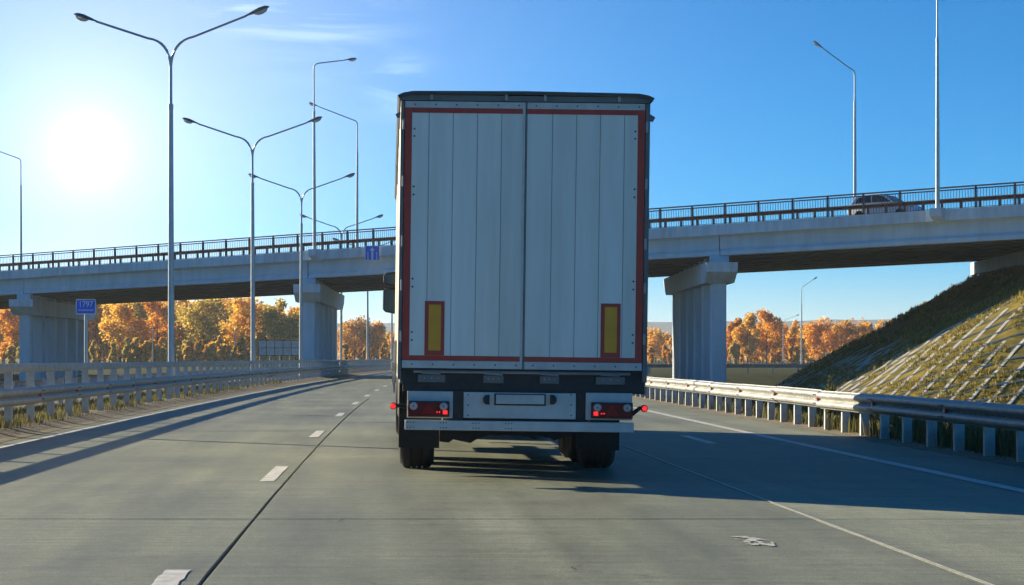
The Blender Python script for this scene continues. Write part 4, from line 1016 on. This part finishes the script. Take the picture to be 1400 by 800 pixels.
# ------------------------------------------------------------------ car on the bridge
def car():
    off = 3.3; t = t_at(1211, off); p = bp(t, off, 1.525)
    root = empty('car', p, grz, 'silver hatchback car driving right across the bridge behind the railing', 'car'); root.rotation_euler = (0, -gl, grz); root.scale = (0.86, 0.92, 0.95)
    # side profile (x forward), lofted across the width
    lower = [(-2.15, 0.45), (-2.18, 0.75), (-2.05, 0.98), (-1.2, 1.0), (0.75, 0.98), (1.75, 0.86), (2.1, 0.68), (2.15, 0.42), (2.0, 0.25), (-2.05, 0.25)]
    hw = 0.88; mb = MB(); n = len(lower)
    V = []; 
    for (y, s) in ((-hw, 0.96), (-hw * 0.93, 1.0), (hw * 0.93, 1.0), (hw, 0.96)):
        V += [(x * s, y, 0.6 + (z - 0.6) * (0.9 if abs(y) == hw else 1.0)) for x, z in lower]
    F = []
    for k in range(3):
        for i in range(n): F.append((k * n + i, k * n + (i + 1) % n, (k + 1) * n + (i + 1) % n, (k + 1) * n + i))
    F += [tuple(range(n))[::-1], tuple(range(3 * n, 4 * n))]
    mb.add(V, F); body = build(mb, 'body', M_CARPAINT, root, bevel=0.04, smooth=40)
    green = [(-2.0, 0.99), (-1.72, 1.42), (-1.3, 1.53), (-0.2, 1.55), (0.25, 1.46), (1.0, 0.99)]
    mb = MB(); n = len(green); V = [(x, -0.80 + 0.16 * max(0, (z - 0.99) / 0.56), z) for x, z in green] + [(x, 0.80 - 0.16 * max(0, (z - 0.99) / 0.56), z) for x, z in green]
    mb.add(V, [(i, (i + 1) % n, n + (i + 1) % n, n + i) for i in range(n)] + [tuple(range(n))[::-1], tuple(range(n, 2 * n))]); build(mb, 'cabin', M_CARPAINT, root, bevel=0.03, smooth=40)
    def gy(z): return 0.80 - 0.16 * (z - 0.99) / 0.56
    for sg in (-1, 1):
        for poly in ([(-1.68, 1.06), (-1.48, 1.38), (-0.62, 1.46), (-0.62, 1.06)], [(-0.54, 1.06), (-0.54, 1.46), (0.16, 1.40), (0.72, 1.06)]):
            V = [(x, sg * (gy(z) + 0.004), z) for x, z in poly] + [(x, sg * (gy(z) + 0.012), z) for x, z in poly]
            mb = MB(); mb.add(V, [(0, 1, 2, 3), (7, 6, 5, 4)] + [(i, (i + 1) % 4, 4 + (i + 1) % 4, 4 + i) for i in range(4)]); build(mb, 'side_window', M_GLASS, root)
    V = [(0.32, -0.62, 1.42), (0.32, 0.62, 1.42), (0.95, 0.72, 1.03), (0.95, -0.72, 1.03)]
    mb = MB(); mb.add([(x + 0.02, y, z + 0.02) for x, y, z in V] + [(x + 0.03, y, z + 0.03) for x, y, z in V], [(0, 1, 2, 3), (7, 6, 5, 4)] + [(i, (i + 1) % 4, 4 + (i + 1) % 4, 4 + i) for i in range(4)]); build(mb, 'windscreen', M_GLASS, root)
    t_ = MB(); t_.lathe([(-0.1, 0.19), (-0.1, 0.29), (-0.08, 0.32), (0.08, 0.32), (0.1, 0.29), (0.1, 0.19)], 'y', 24); me_t = t_.mesh('tyre', M_RUBBER, 40)
    r_ = MB(); r_.lathe([(-0.09, 0.188), (-0.07, 0.05), (0.07, 0.05), (0.09, 0.188)], 'y', 20); me_r = r_.mesh('rim', M_STEEL, 40)
    for x in (-1.35, 1.35):
        for y in (-0.80, 0.80): w_ = link('wheel', me_t, root, (x, y, 0.32)); link('rim', me_r, w_)
    for y in (-0.62, 0.62):
        mb = MB(); mb.box(-2.19, -2.12, y - 0.16, y + 0.16, 0.74, 0.90); build(mb, 'tail_light', M_LTRI, root)
        mb = MB(); mb.box(1.99, 2.10, y - 0.16, y + 0.16, 0.62, 0.72); build(mb, 'headlight', M_LCLEAR, root)
car()

# ------------------------------------------------------------------ trees
def tree_geo(rnd, h, w_, nl, ls, trunk, leaf, base, slim=1.0, bare=0.0, off=(0, 0, 0)):
    """trunk mesh builder, leaf mesh builder get this tree's geometry"""
    ox, oy, oz = off
    tp = [Vector((ox, oy, oz - 0.2))]; a = Vector((ox, oy, oz)); 
    for i in range(1, 7): tp.append(Vector((ox + rnd.uniform(-.02, .02) * h * i / 6, oy + rnd.uniform(-.02, .02) * h * i / 6, oz + h * 0.92 * i / 6)))
    trunk.tube(tp, [0.017 * h * (1 - i / 7.2) for i in range(7)], 6)
    lobes = []
    nb = int(9 + h * 0.5)
    for b in range(nb):
        f = base + (0.97 - base) * (b + rnd.random()) / nb; az = rnd.uniform(0, 6.283)
        prof = math.sin(math.pi * min(1, max(0.05, (f - base * 0.6) / (1.06 - base * 0.6)))) ** 0.75
        rr = w_ * 0.5 * prof * rnd.uniform(0.5, 1.0)
        k = f * 6 / 0.92; i0 = min(5, int(k)); c0 = tp[i0].lerp(tp[min(6, i0 + 1)], min(1, k - i0))
        tip = c0 + Vector((math.cos(az) * rr, math.sin(az) * rr, rnd.uniform(0.05, 0.14) * h))
        trunk.tube([c0, c0.lerp(tip, 0.55) + Vector((0, 0, 0.02 * h)), tip], [0.006 * h, 0.004 * h, 0.0015 * h], 4, caps=False)
        if rnd.random() < bare: continue
        lobes.append((c0.lerp(tip, 0.75), w_ * rnd.uniform(0.13, 0.26) * (0.6 + 0.5 * prof)))
    lobes.append((tp[6] + Vector((0, 0, 0.0)), w_ * 0.15))
    V = []; F = []; tot = sum(l[1] ** 2 for l in lobes)
    for c, r in lobes:
        for _ in range(int(nl * r * r / tot)):
            d = Vector((rnd.gauss(0, 1), rnd.gauss(0, 1), rnd.gauss(0, 1) )).normalized() * (r * rnd.random() ** 0.45); d.z *= slim * 0.95
            p = c + d; s = ls * rnd.uniform(0.55, 1.25)
            a = Vector((rnd.uniform(-1, 1), rnd.uniform(-1, 1), rnd.uniform(-1, 1))).normalized(); b = a.orthogonal().normalized()
            n0 = len(V); V += [p - a * s * 0.5 - b * s * 0.15, p + b * s * 0.42, p + a * s * 0.5 + b * s * 0.1, p - b * s * 0.38]; F.append((n0, n0 + 1, n0 + 2, n0 + 3))
    leaf.add(V, F)
def tree(px, ptop, d, wd, ci, label, seed, base=0.22, nl=2600, slim=1.0, bare=0.0):
    rnd = random.Random(seed); p = at(px, VY, d); gz = ground_z(p.x, d); h = EYE + (VY - ptop) / FPX * d - gz
    root = empty('tree', (p.x, d, gz), 0, label, 'tree', 'autumn trees before the wood')
    t = MB(); l = MB(); tree_geo(rnd, h, wd, nl, 0.50, t, l, base, slim, bare)
    build(t, 'trunk', M_TRUNK, root, smooth='all'); build(l, 'crown', M_LEAF[ci], root)
TREES = [
 (1048, 428, 440, 7.5, 0, 'tallest orange tree beyond the bridge, right of the right pier', 0.2),
 (1022, 436, 430, 6.5, 1, 'golden yellow tree close beside the right pier', 0.15),
 (1007, 438, 436, 5.0, 0, 'narrow orange tree half hidden by the right pier', 0.15),
 (1120, 445, 450, 9.0, 0, 'broad orange tree just right of the tall thin far lamp', 0.2),
 (1150, 447, 455, 8.0, 2, 'rust coloured tree at the foot of the shaded embankment', 0.2),
 (1180, 446, 452, 7.0, 0, 'bright orange tree rising behind the shaded embankment edge', 0.2),
 (385, 409, 350, 7.0, 3, 'sparse yellow green tree above the big direction sign', 0.25),
 (278, 412, 352, 9.0, 3, 'tall olive tree between the first two median lamps', 0.2),
 (330, 411, 356, 9.0, 1, 'golden tree just left of the second median lamp', 0.2),
 (165, 420, 360, 9.0, 1, 'golden tree right beside the kilometre sign', 0.15),
 (215, 414, 362, 9.0, 0, 'orange tree left of the tallest median lamp', 0.2),
 (5, 425, 350, 7.0, 0, 'orange tree at the left edge of the picture beside the left pier', 0.1),
 (485, 441, 470, 9.0, 2, 'rust coloured tree just right of the middle pier', 0.2),
 (512, 446, 470, 8.0, 0, 'orange tree between the middle pier and the truck mirror', 0.2),
 (893, 456, 540, 10.0, 1, 'pale orange tree between the truck and the right pier', 0.2),
]
for i, (px, pt, d, wd, ci, lab, base) in enumerate(TREES):
    tree(px, pt, d, wd, ci, lab, 100 + i, base, nl=3000, bare=0.3 if 'sparse' in lab else 0.0)
# the wood behind, one mass
rw = random.Random(77)
tm = MB(); lm = [MB() for _ in range(4)]
def wood(px0, px1, top0, top1, d0, d1, n, weights):
    for _ in range(n):
        px = rw.uniform(px0, px1); d = rw.uniform(d0, d1); p = at(px, VY, d); f = (px - px0) / (px1 - px0)
        h = EYE + (VY - (top0 + (top1 - top0) * f + rw.uniform(-6, 12))) / FPX * d + 0.1
        tree_geo(rw, h, rw.uniform(0.28, 0.60) * h, 950, 0.50, tm, lm[rw.choices(range(4), weights)[0]], 0.08, slim=rw.uniform(0.9, 1.7), bare=rw.choice((0, 0, 0.25)), off=(p.x, d, -0.1))
wood(-60, 130, 424, 420, 366, 420, 46, (4, 5, 1, 1))
wood(120, 345, 416, 416, 372, 430, 120, (3, 6, 2, 3))
wood(330, 425, 418, 430, 372, 430, 40, (2, 5, 1, 4))
wood(460, 560, 444, 462, 480, 560, 46, (4, 4, 2, 1))
wood(560, 880, 458, 452, 520, 620, 30, (3, 2, 3, 1))
wood(875, 1000, 458, 448, 550, 640, 36, (5, 4, 2, 0))
wood(995, 1230, 446, 448, 460, 540, 84, (6, 5, 2, 0))
wood(1230, 1420, 448, 446, 470, 540, 14, (6, 3, 4, 0))
wood(-80, 450, 468, 468, 338, 352, 70, (2, 3, 3, 3))
wood(455, 1240, 474, 474, 425, 450, 70, (4, 3, 2, 1))
wd_ = MB()
wd_.add(tm.v, tm.f, 0)
for i in range(4): wd_.add(lm[i].v, lm[i].f, i + 1)
me = bpy.data.meshes.new('autumn_wood'); me.from_pydata(wd_.v, [], wd_.f)
for m in [M_TRUNK] + M_LEAF: me.materials.append(m)
me.polygons.foreach_set('material_index', wd_.m)
tag(link('autumn_wood', me), 'dense band of orange and gold autumn woodland beyond the bridge', 'woodland', kind='stuff')
# far forested ridge
V = []; F = []; nn = 140
from mathutils import noise as mnoise
for i in range(nn + 1):
    X = -2600 + 5600 * i / nn
    hgt = 54 + 8 * mnoise.noise((X / 900, 0.3, 2)) + 2.5 * mnoise.noise((X / 60, 1.3, 4)) + 1.2 * mnoise.noise((X / 17, 1.3, 4))
    V += [(X, 2600, -2), (X, 3000, hgt), (X, 3500, -2)]
for i in range(nn): F += [(3 * i, 3 * i + 3, 3 * i + 4, 3 * i + 1), (3 * i + 1, 3 * i + 4, 3 * i + 5, 3 * i + 2)]
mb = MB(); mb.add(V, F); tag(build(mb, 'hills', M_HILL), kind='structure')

# ------------------------------------------------------------------ grass and litter
def blades(name, spots, label, cat, hmin, hmax, seed, wid=0.012, gm=None):
    rnd = random.Random(seed); V = []; F = []
    for (x, y, z, s) in spots:
        for _ in range(rnd.randint(4, 8)):
            h = rnd.uniform(hmin, hmax) * s; a = rnd.uniform(0, 6.283); lean = rnd.uniform(0.05, 0.5) * h; ww = wid * rnd.uniform(0.7, 1.5)
            px, py = x + rnd.gauss(0, 0.09), y + rnd.gauss(0, 0.09); c, s_ = math.cos(a), math.sin(a)
            n0 = len(V)
            V += [(px - s_ * ww, py + c * ww, z - 0.02), (px + s_ * ww, py - c * ww, z - 0.02), (px + c * lean * 0.35 + s_ * ww * 0.7, py + s_ * lean * 0.35 - c * ww * 0.7, z + h * 0.6),
                  (px + c * lean * 0.35 - s_ * ww * 0.7, py + s_ * lean * 0.35 + c * ww * 0.7, z + h * 0.6), (px + c * lean, py + s_ * lean, z + h)]
            F += [(n0, n0 + 1, n0 + 2, n0 + 3), (n0 + 3, n0 + 2, n0 + 4)]
    me = bpy.data.meshes.new(name); me.from_pydata(V, [], F); me.materials.append(gm or M_GRASS)
    return tag(link(name, me), label, cat, kind='stuff')
rg = random.Random(5)
sp = []
for _ in range(8000):
    y = 28 + 75 * rg.random() ** 1.5; x = rg.choice((rg.uniform(-8.2, -6.6), rg.uniform(-8.0, -6.35)))
    if mnoise.noise((x * 1.3, y * 0.5, 1)) < -0.12: continue
    sp.append((x + curve(y), y, 0.10, rg.uniform(0.5, 1.0)))
blades('median_grass', sp, 'dry green and yellow grass growing along the median under the left guardrail', 'grass', 0.05, 0.19, 1, wid=0.008)
sp = []
for _ in range(6500):
    y = 19 + 70 * rg.random() ** 1.4; xr = 7.78 + abs(rg.gauss(0, 0.9))
    if mnoise.noise((xr, y * 0.45, 7)) < -0.25: continue
    x = xr + curve(y); sp.append((x, y, max(ground_z(x, y), -0.03 if xr < 8.4 else -9), rg.uniform(0.6, 1.1)))
blades('verge_grass', sp, 'tall dry grass behind the right guardrail posts', 'grass', 0.18, 0.55, 2)
sp = []
for _ in range(26000):
    x = rg.uniform(16, 46); y = rg.uniform(72, 132); z = BH(x, y)
    if z < -1.25 or z > ZT - 0.05: continue
    if mnoise.noise((x * 0.35, y * 0.35, 3)) < -0.05: continue
    sp.append((x, y, z, rg.uniform(0.5, 1.3)))
blades('slope_grass', sp, 'thin dry grass scattered over the right embankment slope', 'grass', 0.07, 0.22, 3, wid=0.025, gm=M_GRASS2)
# a tall weed standing behind the right rail
rnd = random.Random(8); d = 36.5; p = at(1133, VY, d)
root = empty('tall_weed', (p.x, d, ground_z(p.x, d)), 0, 'single tall dry weed standing up behind the right guardrail', 'plant')
gz = root.location.z; hh = EYE + (VY - 515) / FPX * d - gz
mb = MB(); lf = MB(); V = []; F = []
for k in range(7):
    a = rnd.uniform(0, 6.28); r = rnd.uniform(0.0, 0.16); h = hh * rnd.uniform(0.75, 1.0)
    pts = [(0.03 * math.cos(a), 0.03 * math.sin(a), -0.05), (r * 0.4 * math.cos(a), r * 0.4 * math.sin(a), h * 0.5), (r * math.cos(a), r * math.sin(a), h)]
    mb.tube(pts, [0.008, 0.006, 0.003], 5)
    for j in range(34):
        f = rnd.uniform(0.35, 1.0); c = Vector(pts[1]).lerp(Vector(pts[2]), (f - 0.5) / 0.5) if f > 0.5 else Vector(pts[0]).lerp(Vector(pts[1]), f / 0.5)
        aa = Vector((rnd.uniform(-1, 1), rnd.uniform(-1, 1), rnd.uniform(0.2, 1))).normalized(); b = aa.orthogonal().normalized(); s = rnd.uniform(0.05, 0.10); n0 = len(V)
        V += [c, c + aa * s * 0.5 + b * s * 0.2, c + aa * s, c + aa * s * 0.5 - b * s * 0.2]; F.append((n0, n0 + 1, n0 + 2, n0 + 3))
lf.add(V, F); build(mb, 'stems', M_GRASS, root); build(lf, 'leaves', M_GRASS, root)
# leaf litter blown against the left verge
V = []; F = []
for _ in range(2600):
    y = 24 + 60 * rg.random() ** 1.6; xr = -5.95 - abs(rg.gauss(0, 0.33)); 
    if xr < -7.6: continue
    x = xr + curve(y); z = 0.02 + max(0, min(0.09, (-xr - 5.95) * 0.2)) + rg.uniform(0.0, 0.015); s = rg.uniform(0.008, 0.024)
    a = Vector((rg.uniform(-1, 1), rg.uniform(-1, 1), rg.uniform(-.25, .25))).normalized(); b = a.cross(Vector((0, 0, 1))).normalized(); c = Vector((x, y, z)); n0 = len(V)
    V += [c - a * s, c + b * s * 0.6, c + a * s, c - b * s * 0.6]; F.append((n0, n0 + 1, n0 + 2, n0 + 3))
me = bpy.data.meshes.new('leaf_litter'); me.from_pydata(V, [], F); me.materials.append(M_LITTER)
tag(link('leaf_litter', me), 'brown dead leaves and grit drifted along the left verge', 'leaves', kind='stuff')

# ------------------------------------------------------------------ autumn haze
hm = bpy.data.materials.new('haze'); hm.use_nodes = True; hn = hm.node_tree
hn.nodes.remove(hn.nodes['Principled BSDF']); pv_ = hn.nodes.new('ShaderNodeVolumePrincipled')
pv_.inputs['Color'].default_value = (0.78, 0.89, 1.0, 1); pv_.inputs['Density'].default_value = 0.00017; pv_.inputs['Anisotropy'].default_value = 0.3
hn.links.new(pv_.outputs[0], hn.nodes['Material Output'].inputs['Volume'])
mb = MB(); mb.box(-3700, 3700, -80, 4500, -4, 75); tag(build(mb, 'haze', hm), 'thin pale autumn haze filling the whole view', 'haze', kind='stuff')
